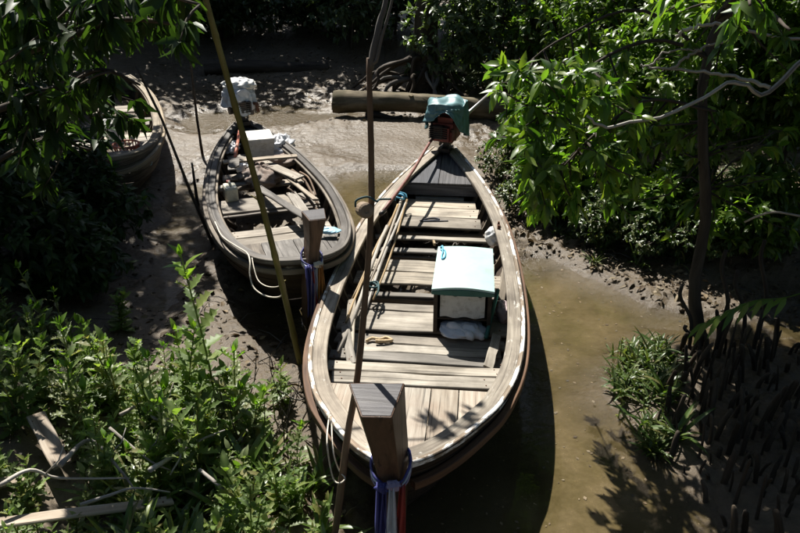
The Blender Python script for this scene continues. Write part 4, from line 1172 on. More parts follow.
def nrmz(v): return v / np.maximum(np.linalg.norm(v, axis=-1, keepdims=True), 1e-9)
def put_leaves(tm, pos, d, up, ln):
    V, T = tm
    d = nrmz(d); s = nrmz(np.cross(up, d)); n = np.cross(d, s)
    ln = np.asarray(ln)[:, None, None]
    W = pos[:, None, :] + ln * (V[None, :, 0:1] * d[:, None, :] + V[None, :, 1:2] * s[:, None, :] + V[None, :, 2:3] * n[:, None, :])
    k = len(pos)
    TT = (T[None] + (np.arange(k) * len(V))[:, None, None]).reshape(-1, 3)
    return W.reshape(-1, 3), TT
def rand_dirs(rs, n):
    v = rs.normal(size=(n, 3)); return nrmz(v)
def whorls(rs, cen, ax, per, ln, spread=.95, droop=.25, tm=LANCE, jit=.25):
    """leaves set round twig ends"""
    n = len(cen); C_ = np.repeat(cen, per, 0); A = np.repeat(nrmz(ax), per, 0)
    q_ = rand_dirs(rs, n * per); q_ = nrmz(q_ - A * np.sum(q_ * A, 1, keepdims=True))
    an = rs.uniform(spread * .55, spread * 1.35, (n * per, 1))
    d = A * np.cos(an) + q_ * np.sin(an); d[:, 2] -= droop * rs.uniform(.3, 1.5, n * per)
    up = nrmz(A * .5 + np.array([0, 0, 1.0]) + rs.normal(size=(n * per, 3)) * jit)
    L_ = ln * rs.uniform(.6, 1.2, n * per)
    pos = C_ - A * rs.uniform(0, .5, (n * per, 1)) * ln * .8
    return put_leaves(tm, pos, d, up, L_)
def ellipsoid_pts(rs, c, r, n, shell=.45):
    d = rand_dirs(rs, n); k = rs.uniform(shell, 1, (n, 1)) ** .8
    k *= 1 + .22 * vnoise(d[:, 0] * 3 + c[0], d[:, 1] * 3 + d[:, 2] * 2, 5)[:, None]
    return np.array(c) + d * k * np.array(r), d
def join(parts):
    V, T, o = [], [], 0
    for v, t in parts: V.append(v); T.append(t + o); o += len(v)
    return np.concatenate(V), np.concatenate(T)

def limb(mb, a, b, r0, r1, rs, n=7, sag=.12, sides=6):
    a, b = np.array(a), np.array(b); L_ = np.linalg.norm(b - a)
    w = rs.normal(size=3) * sag * L_ * .5
    pts = [a + (b - a) * t + w * math.sin(PI * t) + rs.normal(size=3) * .012 * L_ * (0 < t < 1) for t in np.linspace(0, 1, n)]
    mb.tube([Vector(p) for p in pts], list(np.linspace(r0, r1, n)), sides, True, .08, int(L_ * 1000) % 97)
    return pts

def tree(name, label, base, top, r0, blobs, leaf, mat, bark, seed, cat='tree', group=None, per=8, ln=.12, dens=70, tm=FAR, droop=.25, nl=7, shell=.4, lean=(0, 0), trunk_mid=None):
    """blobs: ((centre), (radii), weight) in world metres; leaves gather on twig ends inside them"""
    rs = np.random.RandomState(seed)
    base = np.array(base, float); top = np.array(top, float)
    t = thing(name, label, cat, base, 0, group)
    mb = MB()
    mid = (base + top) / 2 + np.array([rs.uniform(-.15, .15), rs.uniform(-.15, .15), 0]) if trunk_mid is None else np.array(trunk_mid, float)
    pts = spline([base - np.array([0, 0, .1]), base * .75 + mid * .25, mid, mid * .4 + top * .6, top], 12)
    rad = list(np.linspace(r0, r0 * .35, 12)); rad[0] *= 1.35; rad[1] *= 1.1
    mb.tube([Vector(p - base) for p in pts], rad, 10, True, .08, seed)
    cs, axs = [], []
    for (c, r, wgt) in blobs:
        n = max(6, int(dens * wgt)); p, d = ellipsoid_pts(rs, c, r, n, shell)
        cs.append(p); axs.append(d + rs.normal(size=d.shape) * .5 + np.array([0, 0, .25]))
        near = pts[np.argmin(np.linalg.norm(pts - np.array(c), axis=1))]
        for k in range(nl):
            e = p[rs.randint(len(p))]
            q0 = pts[rs.randint(4, 12)] if k else near
            pp = limb(mb, q0 - base, e - base, r0 * .32, .006, rs)
            for kk in range(2):
                e2 = p[np.argsort(np.linalg.norm(p - e, axis=1))[min(len(p) - 1, 2 + kk * 3)]]
                limb(mb, pp[4], e2 - base, .012, .004, rs, 4, .1, 4)
    mb.part('trunk', bark, t, smooth=True)
    cen, ax = np.concatenate(cs), np.concatenate(axs)
    keep = cen[:, 2] > height(cen[:, 0], cen[:, 1]) + .06
    cen, ax = cen[keep], ax[keep]
    V, T_ = whorls(rs, cen, ax, per, ln, droop=droop, tm=tm)
    o = link('crown', mk_tris('crown', V - base, T_, mat), t); o['kind'] = 'stuff'
    return t

# ---- forest behind the creek
def gz(x, y): return hgt(x, y)
FG = 'trees of the forest behind the creek'
# tree with exposed roots
x, y = P(424, 92, .1)[:2]
bt = tree('mangrove_tree', 'stout mangrove trunk with a tangle of exposed roots behind the fallen log', (x, y + .4, gz(x, y)), (x + .2, y + .9, 7.0), .30,
          [((x + 1.6, y + 2.6, 6.4), (2.2, 1.8, 1.3), 2.0)], None, M['leaf_back'], M['bark'], 101, per=8, ln=.16, dens=260)
rs = np.random.RandomState(5); b0 = np.array(bt.location)
for k in range(32):
    a = -PI * .5 + rs.uniform(-1.5, 1.5); L_ = rs.uniform(.4, 1.5); s0 = np.array([.2 * math.cos(a), .2 * math.sin(a), rs.uniform(.1, .75)])
    e = np.array([L_ * math.cos(a) - .35 * rs.rand(), L_ * math.sin(a) * .65, -.12])
    m_ = (s0 + e) / 2 + np.array([rs.uniform(-.2, .2), 0, rs.uniform(.05, .4)])
    m2_ = m_ * .45 + e * .55 + np.array([rs.uniform(-.15, .15), rs.uniform(-.1, .1), rs.uniform(0, .15)])
    mb = MB(); mb.tube([Vector(p) for p in spline([s0, m_, m2_, e], 12)], list(np.linspace(rs.uniform(.03, .065), .018, 12)), 7, True, .12, k)
    mb.part('root', M['bark_grey'] if k % 3 == 0 else M['bark'], bt, smooth=True)

back = [(-7.6, 18.2, 6.0), (-5.9, 19.4, 5.4), (-4.2, 18.9, 5.0), (-2.5, 20.2, 5.2), (-.9, 19.6, 3.6), (1.9, 19.8, 3.8), (3.6, 18.8, 5.6), (5.4, 16.6, 13.0), (7.4, 15.0, 11.0), (9.2, 18.0, 10.0), (-9.6, 16.5, 8.5), (-1.6, 23.5, 6.5), (-5.0, 23.5, 6.5), (4.6, 22.0, 16.0)]
for i, (x, y, hh) in enumerate(back):
    rs = np.random.RandomState(200 + i); g = gz(x, y)
    bl = [((x, y + .3, hh - .7), (2.0, 1.7, 1.4), 1.2), ((x + rs.uniform(-.6, .6), y - .2, 3.4), (1.7, 1.3, 1.5), 1.2), ((x + rs.uniform(-.6, .6), y - .1, 1.5), (1.7, 1.2, 1.3), 1.3)]
    if hh > 8: bl.append(((x, y, hh * .62), (1.9, 1.6, 1.6), 1.0))
    if hh > 12: bl += [((x, y, hh * .8), (2.1, 1.8, 1.6), 1.0), ((x, y, hh * .42), (1.9, 1.6, 1.5), 1.0)]
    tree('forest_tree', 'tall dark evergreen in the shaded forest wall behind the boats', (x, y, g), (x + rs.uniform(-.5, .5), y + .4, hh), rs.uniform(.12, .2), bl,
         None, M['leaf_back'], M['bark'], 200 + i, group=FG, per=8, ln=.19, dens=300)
# undergrowth along the forest edge: (pixel of its foot, height, half width, material, label)
under = [((452, 86), 1.7, 1.0, 'leaf_grey', 'grey green glossy shrub beside the mangrove with exposed roots'), ((500, 86), 1.9, 1.1, 'leaf_grey', 'grey green glossy shrub behind the teal covered engine'),
         ((352, 58), 1.7, 1.2, 'leaf_grey', 'pale leaved shrub in shade to the left of the rooted mangrove'), ((545, 92), 1.5, .9, 'leaf_right', 'yellow green shrub growing at the end of the fallen log'),
         ((262, 52), 1.3, 1.4, 'leaf_back', 'dark shrub behind the shaded log'), ((205, 54), 1.2, 1.3, 'leaf_back', 'dark low shrub at the forest edge behind the half hidden boat'), ((312, 48), 1.4, 1.2, 'leaf_back', 'dark shrub between the shaded log and the rooted mangrove'), ((595, 66), 2.1, 1.3, 'leaf_back', 'dark tall shrub behind the yellow green shrub'),
         ((150, 52), 1.5, 1.3, 'leaf_back', 'dark shrub at the forest edge behind the upright dark stick'), ((395, 50), 1.8, 1.2, 'leaf_back', 'dark shrub directly behind the rooted mangrove')]
for i, ((px_, py_), hh, ww, mt, lb) in enumerate(under):
    b = P(px_, py_, .15); g = gz(b[0], b[1])
    tree('shrub', lb, (b[0], b[1], g), (b[0], b[1], g + hh * .8), .035, [((b[0], b[1], g + hh * .62), (ww, ww * .8, hh * .5), 1), ((b[0] + .4, b[1] + .2, g + hh * .95), (ww * .6, ww * .5, hh * .4), .5)], None, M[mt], M['bark'], 300 + i, cat='shrub', per=8, ln=.15, dens=300, tm=LANCE_W if mt == 'leaf_grey' else FAR, nl=6)

# fern with arching fronds
def fern(base, label, seed, n=16, L_=.9, mat='leaf_grey', name='fern'):
    rs = np.random.RandomState(seed); t = thing(name, label, 'fern', base); parts = []; mb = MB()
    for k in range(n):
        a = 2 * PI * k / n + rs.uniform(-.2, .2); el = rs.uniform(.6, 1.2); ll = L_ * rs.uniform(.7, 1.1)
        h0 = np.array([math.cos(a), math.sin(a), 0])
        pts = np.array([h0 * ll * (s * math.cos(el) + .25 * s * s) + np.array([0, 0, ll * (s * math.sin(el) - .62 * s * s)]) for s in np.linspace(0, 1, 15)])
        mb.tube([Vector(p) for p in pts], list(np.linspace(.007, .002, 15)), 4)
        tg = nrmz(np.gradient(pts, axis=0)); sd = np.cross(tg, np.array([0, 0, 1.0])); sd = nrmz(sd)
        for sgn in (-1, 1):
            ii = np.arange(2, 15); pp = pts[ii]; d = sd[ii] * sgn + tg[ii] * .5 - np.array([0, 0, .25])
            parts.append(put_leaves(tmpl_lance(.11, .02, .15), pp, d, np.tile([0, 0, 1.0], (13, 1)), .22 * ll * np.sin(PI * np.clip(ii / 15, .1, .93)) + .02))
    mb.part('frond_rib', M['leaf_right'], t)
    V, T_ = join(parts); o = link('fronds', mk_tris('fronds', V, T_, M[mat]), t); o['kind'] = 'stuff'
    return t
for (px_, py_), L_, lb in (((520, 84), 1.5, 'arching fern with light fronds behind the teal covered engine'), ((470, 78), 1.1, 'smaller fern at the foot of the grey green shrubs'), ((560, 60), 1.2, 'fern in shade beyond the fallen log')):
    b = P(px_, py_, .2); fern((b[0], b[1], gz(b[0], b[1])), lb, int(px_), 18, L_)

# ---- bushes and trees on the right bank
rb_specs = [  # foot pixel, height, half width, material, label
    ((500, 172), .55, .38, 'leaf_grass', 'low fine leaved shrub crowding the stern by the tail shaft'),
    ((520, 205), .50, .32, 'leaf_grass', 'low fine leaved shrub on the mud beside the right gunwale'),
    ((625, 232), .7, .42, 'leaf_right', 'low leafy shrub at the edge of the right mud bank'),
    ((675, 240), .75, .45, 'leaf_right', 'low leafy shrub beside the dark trunk above the mud'),
    ((600, 236), .55, .36, 'leaf_grass', 'low sprawling plant on the mud by the creek bend'),
    ((650, 250), .5, .4, 'leaf_grass', 'low sprawling plant in front of the leafy right bank'),
    ((705, 258), .5, .42, 'leaf_grass', 'low sprawling plant at the foot of the dark trunk'),
    ((745, 262), .8, .5, 'leaf_right', 'low dark shrub just behind the peg roots'),
    ((560, 208), .85, .5, 'leaf_right', 'bright shrub on the mud close to the right gunwale'),
    ((545, 170), 1.2, .65, 'leaf_right', 'bright bushy mangrove shrub beyond the stern'),
    ((590, 195), 1.6, .75, 'leaf_right', 'leafy shrub at the foot of the right bank'),
    ((645, 195), 2.2, .95, 'leaf_right', 'tall leafy shrub in the middle of the right bank'),
    ((700, 215), 2.3, .95, 'leaf_right', 'dense shrub beside the dark trunk'),
    ((760, 230), 2.3, .95, 'leaf_right', 'dense dark shrub behind the peg roots'),
    ((825, 255), 2.2, .9, 'leaf_right', 'shrub spilling over the far end of the right bank'),
    ((600, 135), 2.4, 1.1, 'leaf_right', 'yellow green shrub further back on the right bank'),
    ((680, 135), 2.9, 1.3, 'leaf_right', 'tall shrub behind the pale bare branch'),
    ((770, 150), 3.0, 1.4, 'leaf_right', 'tall shrub at the back of the right bank')]
for i, ((px_, py_), hh, ww, mt, lb) in enumerate(rb_specs):
    b = P(px_, py_, .2); g = gz(b[0], b[1])
    small = mt == 'leaf_grass'
    tree('shrub', lb, (b[0], b[1], g), (b[0] + .1, b[1], g + hh * .8), .02 if small else .035, [((b[0], b[1], g + hh * (.58 if hh < 1.3 else .68)), (ww, ww * .85, hh * (.48 if hh < 1.3 else .38)), 1), ((b[0] + .25 * ww, b[1] + .2, g + hh * .98), (ww * .75, ww * .7, hh * .3), .5)],
         None, M[mt], M['bark'], 400 + i, cat='shrub', per=8, ln=.06 if small else .125, dens=190 if small else 220 + 190 * ww * hh / 1.5, tm=LANCE_W, nl=6)
rt = [((5.0, 10.4), 5.4, [((4.9, 10.3, 2.6), (1.0, .9, 1.2), .8), ((5.6, 10.4, 4.8), (1.2, 1.2, .9), .8)], 'slender tree rising out of the right bank shrubs'),
      ((5.4, 8.6), 5.6, [((5.2, 8.4, 3.0), (1.3, 1.1, 1.6), 1.2), ((5.0, 8.8, 4.8), (1.6, 1.3, 1.0), 1.0)], 'leafy tree at the outer edge of the right bank'),
      ((5.6, 12.6), 6.0, [((5.3, 12.4, 3.0), (1.3, 1.2, 1.6), 1.3), ((5.8, 12.6, 5.0), (1.4, 1.4, 1.1), 1.0)], 'leafy tree behind the slender tree on the right bank')]
for i, ((x, y), hh, bl, lb) in enumerate(rt):
    tree('bank_tree', lb, (x, y, gz(x, y)), (x + .2, y, hh), .08, bl, None, M['leaf_right'], M['bark_grey'], 450 + i, per=8, ln=.13, dens=330, tm=LANCE_W)

# dark trunk by the peg roots, its long limbs carry drooping whorls of long leaves over the creek
def hanging_tree(name, label, base, trunk, r0, limbs, clusters, per, ln, mat, bark, seed, tm=LANCE, droop=.75, extra=()):
    rs = np.random.RandomState(seed); base = np.array(base, float)
    t = thing(name, label, 'tree', base); mb = MB()
    pts = spline(trunk, 16); mb.tube([Vector(p - base) for p in pts], list(np.linspace(r0 * 1.2, r0 * .6, 16)), 10, True, .1, seed)
    allp = [pts[6:]]
    for lp, ra, rb_ in limbs:
        q_ = spline(lp, 14); mb.tube([Vector(p - base) for p in q_], list(np.linspace(ra, rb_, 14)), 7, True, .1, seed + 1); allp.append(q_)
    allp = np.concatenate(allp)
    cen, ax = [], []
    for c in clusters:
        c = np.array(c); k = allp[np.argmin(np.linalg.norm(allp - c - np.array([0, 0, .15]), axis=1))]
        limb(mb, k - base, c - base, .010, .004, rs, 5, .15, 5)
        a = c - k; a = a / (np.linalg.norm(a) + 1e-6) + rs.normal(size=3) * .25; cen.append(c); ax.append(a)
        for f in (.45, .75):
            if rs.rand() < .7: cen.append(k + (c - k) * f + rs.normal(size=3) * .03); ax.append(a + rs.normal(size=3) * .5)
    mb.part('trunk', bark, t, smooth=True)
    parts = [whorls(rs, np.array(cen), np.array(ax), per, ln, .95, droop, tm, .55)]
    for c, r, n, l2 in extra:
        p, d = ellipsoid_pts(rs, c, r, n, .3); parts.append(whorls(rs, p, d + np.array([0, 0, .3]), 8, l2, .95, .35, tm))
        for k in range(9):
            e = p[rs.randint(len(p))]
            limb_src = allp[np.argmin(np.linalg.norm(allp - np.array(c), axis=1))]
            m2 = MB(); limb(m2, limb_src - base, e - base, .02, .006, rs); m2.part('limb', bark, t, smooth=True)
    V, T_ = join(parts); o = link('crown', mk_tris('crown', V - base, T_, mat), t); o['kind'] = 'stuff'
    return t
tx, ty = P(706, 338, .08)[:2]
rs = np.random.RandomState(77)
cl = []
for k in range(100):
    px_, py_ = rs.uniform(492, 640), rs.uniform(62, 218)
    if px_ < 530 and py_ > 150: px_ += 30
    cl.append(PY(px_, py_, rs.uniform(5.0, 6.3)))
for k in range(9): cl.append(PY(rs.uniform(640, 790), rs.uniform(-20, 120), rs.uniform(4.6, 6.2)))
for k in range(22): cl.append(PY(rs.uniform(640, 800), rs.uniform(110, 235), rs.uniform(6.3, 7.2)))
cl += [PY(735, 25, 4.2), PY(765, 12, 4.1)]
hang = hanging_tree('overhanging_tree', 'dark trunk at the peg roots with drooping long leaved branches reaching over the creek', (tx, ty, gz(tx, ty)),
    [(tx, ty, -.05), PY(694, 290, ty), PY(706, 220, ty + .05), PY(703, 140, ty), PY(712, 40, ty + .1), (tx + .1, ty + .3, 4.2), (tx, ty + .8, 5.2)], .048,
    [([PY(712, 60, ty + .1), PY(660, 40, 6.0), PY(600, 60, 5.7), PY(545, 110, 5.5), PY(520, 160, 5.4)], .017, .006),
     ([PY(710, 110, ty), PY(650, 100, 5.9), PY(600, 130, 5.6), PY(560, 170, 5.4)], .015, .006),
     ([PY(712, 60, ty + .1), PY(640, 10, 6.1), PY(560, 40, 6.0), PY(515, 75, 6.0)], .015, .006),
     ([PY(712, 20, ty), PY(760, 10, 5.2), PY(790, 30, 4.6)], .03, .008),
     ([PY(712, 20, ty), PY(745, -10, 4.8), PY(750, 5, 3.7)], .025, .007),
     ([(tx, ty + .5, 4.6), (2.6, 7.4, 4.6), (2.2, 8.2, 4.4)], .05, .012)],
    cl, 8, .145, M['leaf_lance'], M['bark'], 510, tm=tmpl_lance(.18, .06, .22), droop=.5,
    extra=[((2.15, 8.3, 4.5), (1.15, 1.5, .6), 640, .19), ((3.5, 8.2, 4.7), (1.3, 1.8, .7), 700, .19), ((2.5, 6.7, 4.4), (1.3, 1.0, .55), 520, .19), ((4.1, 6.6, 4.7), (1.2, 1.2, .6), 380, .19), ((1.5, 7.4, 4.5), (.7, 1.0, .45), 230, .19)])

# bare grey branch from a dead tree at the right
dx, dy = 4.35, 5.6
dt = thing('dead_tree', 'dead tree whose pale bare branch reaches out over the right bank', 'tree', (dx, dy, gz(dx, dy)))
base = np.array(dt.location)
def dead(pts, r0, r1, nm='bare_branch', n=26):
    mb = MB(); q_ = spline(pts, n) + np.random.RandomState(int(r0 * 1e4)).normal(size=(n, 3)) * .006
    mb.tube([Vector(p - base) for p in q_], list(np.linspace(r0, r1, n)), 8, True, .1, 4); mb.part(nm, M['bark_grey'] if nm == 'trunk' else M['deadwood'], dt, smooth=True)
dead([(dx, dy, base[2] - .1), (dx + .05, dy, 1.2), PY(850, 50, 5.3), (dx + .1, dy - .2, 4.4)], .09, .05, 'trunk')
dead([PY(850, 30, 5.35), PY(800, 64, 5.2), PY(763, 95, 5.15), PY(745, 84, 5.1), PY(725, 84, 5.1), PY(693, 104, 5.05), PY(650, 119, 5.0), PY(615, 126, 5.0), PY(600, 125, 5.0), PY(586, 116, 5.0)], .017, .008)
dead([PY(770, 88, 5.15), PY(740, 78, 5.2), PY(700, 72, 5.2), PY(655, 68, 5.2), PY(640, 66, 5.2)], .014, .006)
dead([PY(672, 70, 5.2), PY(690, 55, 5.2), PY(712, 44, 5.25), PY(730, 41, 5.3)], .010, .006)
dead([PY(650, 67, 5.2), PY(665, 53, 5.2), PY(690, 50, 5.2), PY(700, 51, 5.2)], .008, .004)
dead([PY(676, 37, 5.2), PY(690, 28, 5.2), PY(712, 24, 5.2), PY(735, 27, 5.3), PY(790, 38, 5.35), PY(850, 36, 5.35)], .012, .009)
rope('dead_twig', [PY(800, 216, 5.6), PY(775, 212, 5.7), PY(758, 216, 5.8), PY(745, 222, 5.9)], .009, M['deadwood'], 'short pale twig poking out of the dense dark shrub', 'twig', sm=12)
# reddish thin trunk at the far right of the log
x, y = P(532, 88, .2)[:2]
tree('sapling', 'thin reddish brown sapling behind the end of the fallen log', (x, y, gz(x, y)), (x - .6, y + .2, 4.2), .09, [((x - .8, y + .3, 4.6), (1.0, .9, .7), 1)], None, M['leaf_right'], M['stake'], 520, per=8, ln=.13, dens=200, tm=FAR)

# ---- left bank: shade tree with drooping leaves, dark bushes
rs = np.random.RandomState(88); cl = []
for k in range(46):
    px_, py_ = -10 + 195 * rs.rand() ** 1.35, rs.uniform(-15, 110)
    if px_ > 85 and py_ > 45: py_ = rs.uniform(-15, 40)
    cl.append(PY(px_, py_, rs.uniform(4.4, 5.8)))
for k in range(6): cl.append(PY(rs.uniform(88, 140), rs.uniform(60, 128), rs.uniform(5.0, 6.0)))
for k in range(12): cl.append(PY(rs.uniform(0, 85), rs.uniform(100, 190), rs.uniform(5.2, 6.2)))
lx, ly = -4.0, 6.6
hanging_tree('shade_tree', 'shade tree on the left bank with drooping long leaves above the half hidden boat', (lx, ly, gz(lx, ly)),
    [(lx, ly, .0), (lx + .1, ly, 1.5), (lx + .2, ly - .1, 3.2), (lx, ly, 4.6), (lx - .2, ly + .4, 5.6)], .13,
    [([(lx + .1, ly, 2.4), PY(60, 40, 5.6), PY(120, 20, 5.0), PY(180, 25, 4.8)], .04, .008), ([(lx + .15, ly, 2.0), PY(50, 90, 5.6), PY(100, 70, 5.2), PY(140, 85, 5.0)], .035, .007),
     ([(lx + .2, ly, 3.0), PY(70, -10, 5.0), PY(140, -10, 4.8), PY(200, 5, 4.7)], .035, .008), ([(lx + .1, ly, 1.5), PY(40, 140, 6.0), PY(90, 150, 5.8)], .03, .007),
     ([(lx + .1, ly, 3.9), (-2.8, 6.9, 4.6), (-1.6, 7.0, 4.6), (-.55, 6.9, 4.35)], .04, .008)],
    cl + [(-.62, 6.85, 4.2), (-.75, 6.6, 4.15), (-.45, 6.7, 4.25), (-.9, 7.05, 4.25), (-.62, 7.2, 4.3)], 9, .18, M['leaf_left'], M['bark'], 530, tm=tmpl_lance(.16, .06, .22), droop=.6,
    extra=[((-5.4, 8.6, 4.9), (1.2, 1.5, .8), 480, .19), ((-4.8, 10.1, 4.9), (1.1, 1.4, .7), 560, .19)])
lb_specs = [((40, 215), 1.5, .9, 'dark bush on the left bank below the half hidden boat'), ((-20, 250), 1.7, .9, 'dark bush at the outer edge of the left bank'), ((95, 235), .9, .6, 'low dark bush near the bow of the half hidden boat'),
            ((20, 290), 1.1, .7, 'low dark bush behind the holly leaved plants'), ((70, 280), .7, .55, 'small dark bush above the muddy channel'), ((-10, 150), 2.2, 1.2, 'tall dark bush behind the half hidden boat'), ((60, 120), 1.6, .8, 'dark bush beside the stern of the half hidden boat')]
for i, ((px_, py_), hh, ww, lb) in enumerate(lb_specs):
    b = P(px_, py_, .3); g = gz(b[0], b[1])
    tree('shrub', lb, (b[0], b[1], g), (b[0], b[1], g + hh * .8), .03, [((b[0], b[1], g + hh * .55), (ww, ww * .85, hh * .5), 1), ((b[0] - .1, b[1] + .2, g + hh * .9), (ww * .6, ww * .6, hh * .35), .4)], None, M['leaf_left'], M['bark'], 540 + i, cat='shrub', per=8, ln=.13, dens=230, tm=LANCE_W, nl=6)
for i, (x, y, hh, lb) in enumerate([(-8.6, 8.0, 8.5, 'broad tree standing further up the left bank'), (-8.8, 12.5, 9.0, 'broad tree in the forest corner behind the half hidden boat'), (6.8, 11.5, 8.5, 'broad tree standing further up the right bank'), (7.2, 6.5, 8.0, 'broad tree beyond the peg roots')]):
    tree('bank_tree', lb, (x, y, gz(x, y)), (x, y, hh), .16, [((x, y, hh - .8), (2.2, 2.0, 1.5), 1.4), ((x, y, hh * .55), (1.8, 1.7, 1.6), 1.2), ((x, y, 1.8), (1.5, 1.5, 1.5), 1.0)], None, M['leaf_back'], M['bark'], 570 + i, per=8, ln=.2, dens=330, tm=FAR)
for i, (x, y, hh) in enumerate([(-6.5, 1.5, 9.5), (-4.5, -4.5, 10.0), (.5, -6.5, 10.5), (5.0, -4.0, 10.0), (6.8, 1.5, 9.5)]):  # unseen trees added round the camera to block sky light and deepen shadows
    tree('bank_tree', 'unseen broad tree added round the viewpoint to cut the sky light', (x, y, gz(x, y)), (x, y, hh), .2, [((x, y, hh - 1.2), (3.0, 2.8, 2.0), 1.5), ((x, y, hh * .5), (2.6, 2.4, 2.4), 1.5), ((x, y, 1.6), (2.0, 2.0, 1.6), .8)], None, M['leaf_back'], M['bark'], 580 + i, group='unseen trees added round the viewpoint', per=8, ln=.32, dens=260, tm=FAR)
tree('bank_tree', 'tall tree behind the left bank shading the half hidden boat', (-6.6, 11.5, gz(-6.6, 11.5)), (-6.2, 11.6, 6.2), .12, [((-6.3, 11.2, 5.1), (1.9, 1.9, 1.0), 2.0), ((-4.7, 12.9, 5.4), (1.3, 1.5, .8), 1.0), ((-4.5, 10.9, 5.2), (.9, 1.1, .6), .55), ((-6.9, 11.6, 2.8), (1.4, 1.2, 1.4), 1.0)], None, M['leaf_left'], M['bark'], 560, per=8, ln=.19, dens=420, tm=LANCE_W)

# ------------------------------------------------------------------ holly leaved plants of the foreground bank
HOLLY_N, HOLLY_S = tmpl_holly(.19, 5), tmpl_holly(.26, 3)
def holly_variant(seed, h, tip=True, mat='leaf_holly', tm=None, size=.20):
    """meshes of one plant: stem, toothed leaves, bright shoot tip"""
    rs = np.random.RandomState(seed); mb = MB(); parts = []; tips = []
    nst = rs.randint(1, 4)
    for s in range(nst):
        a0 = rs.uniform(0, 6.28); hh = h * (1 if s == 0 else rs.uniform(.5, .85)); ln_ = rs.uniform(.05, .28) * hh
        pts = spline([(0, 0, -.06), (.2 * ln_ * math.cos(a0), .2 * ln_ * math.sin(a0), hh * .4), (ln_ * math.cos(a0), ln_ * math.sin(a0), hh)], 12)
        mb.tube([Vector(p) for p in pts], list(np.linspace(.0085, .004, 12)), 5)
        n = int(hh / .055) + 2
        for k in range(n):
            t = .12 + .86 * k / (n - 1); p = np.array([np.interp(t * 11, range(12), pts[:, i]) for i in range(3)])
            az = a0 + k * PI / 2 + rs.uniform(-.3, .3)
            big = size * (1 - .45 * t) * rs.uniform(.75, 1.15)
            for o_ in (0, PI):
                if rs.rand() < .12: continue
                el = .15 + .75 * t + rs.uniform(-.25, .25)
                d = np.array([[math.cos(az + o_) * math.cos(el), math.sin(az + o_) * math.cos(el), math.sin(el)]])
                up = np.array([[rs.uniform(-.25, .25), rs.uniform(-.25, .25), 1.0]])
                (tips if (t > .86 and tip) else parts).append(put_leaves((tm or HOLLY) if t < .93 else LANCE_W, p[None], d, up, [big]))
        if tip:
            for k in range(4):
                az = rs.uniform(0, 6.28); d = np.array([[math.cos(az) * .45, math.sin(az) * .45, .9]]); tips.append(put_leaves(LANCE_W, pts[-1][None], d, np.array([[math.cos(az), math.sin(az), .3]]), [.06]))
    V, T_ = join(parts); ms = [('stem', mb.mesh('stem', M['leaf_strap'])), ('foliage', mk_tris('foliage', V, T_, M[mat]))]
    if tips: V, T_ = join(tips); ms.append(('shoot_tip', mk_tris('shoot_tip', V, T_, M['leaf_tip'])))
    return ms
def strap_variant(seed, n, L_, mat='leaf_strap', w=.05, name='blades'):
    rs = np.random.RandomState(seed); parts = []
    for k in range(n):
        az = rs.uniform(0, 6.28); el = rs.uniform(.7, 1.4); ll = L_ * rs.uniform(.55, 1.1)
        d = np.array([[math.cos(az) * math.cos(el), math.sin(az) * math.cos(el), math.sin(el)]])
        up = np.array([[-math.cos(az), -math.sin(az), .6]])
        parts.append(put_leaves(tmpl_strap(w * rs.uniform(.8, 1.2), rs.uniform(.3, 1.5)), np.array([[rs.normal() * .03, rs.normal() * .03, -.01]]), d, up, [ll]))
    V, T_ = join(parts)
    return [(name, mk_tris(name, V, T_, M[mat]))]
def place(name, ms, loc, rz, sc, label, cat, group):
    t = thing(name, label, cat, loc, rz, group); t.scale = (sc,) * 3
    for nm, me in ms:
        o = link(nm, me, t)
        if nm not in ('stem',): o['kind'] = 'stuff'
    return t
tall = [holly_variant(600 + k, .95) for k in range(2)]
mids = [holly_variant(610 + k, .5 + .1 * (k % 3), k % 2 == 0, 'leaf_holly' if k % 2 else 'leaf_holly_pale', [None, HOLLY_N, HOLLY_S][k % 3], [.2, .24, .15][k % 3]) for k in range(8)]
lows = [holly_variant(620 + k, .24 + .07 * (k % 3), False, 'leaf_holly_pale' if k % 2 else 'leaf_holly', [HOLLY_S, None, HOLLY_N][k % 3], [.14, .19, .23][k % 3]) for k in range(7)]
HG = 'holly leaved plants on the near bank'
named = [((218, 415), tall[0], 1.42, 'tallest holly leaved plant standing before the bow of the grey boat'), ((205, 440), mids[0], 1.0, 'bushy holly leaved plant at the foot of the tallest one'),
         ((192, 420), tall[1], 1.0, 'spindly holly leaved plant next to the tallest one'), ((238, 432), mids[4], 1.25, 'leggy holly leaved plant leaning towards the bamboo pole'), ((282, 402), mids[1], .6, 'holly leaved plant alone on the mud beside the white gunwale'), ((38, 400), tall[1], .75, 'tall slim holly leaved plant behind the pale broken board'), ((120, 410), mids[2], 1.25, 'broad holly leaved plant with several bright shoot tips'), ((122, 330), mids[3], .8, 'holly leaved plant in shade with one bright shoot tip')]
taken = []
for (px_, py_), ms, sc, lb in named:
    b = P(px_, py_, .15); b = P(px_, py_, gz(b[0], b[1])); taken.append(b[:2]); place('holly_plant', ms, (b[0], b[1], gz(b[0], b[1])), rnd.uniform(0, 6.28), sc, lb, 'plant', None)
count = 0; tries = 0
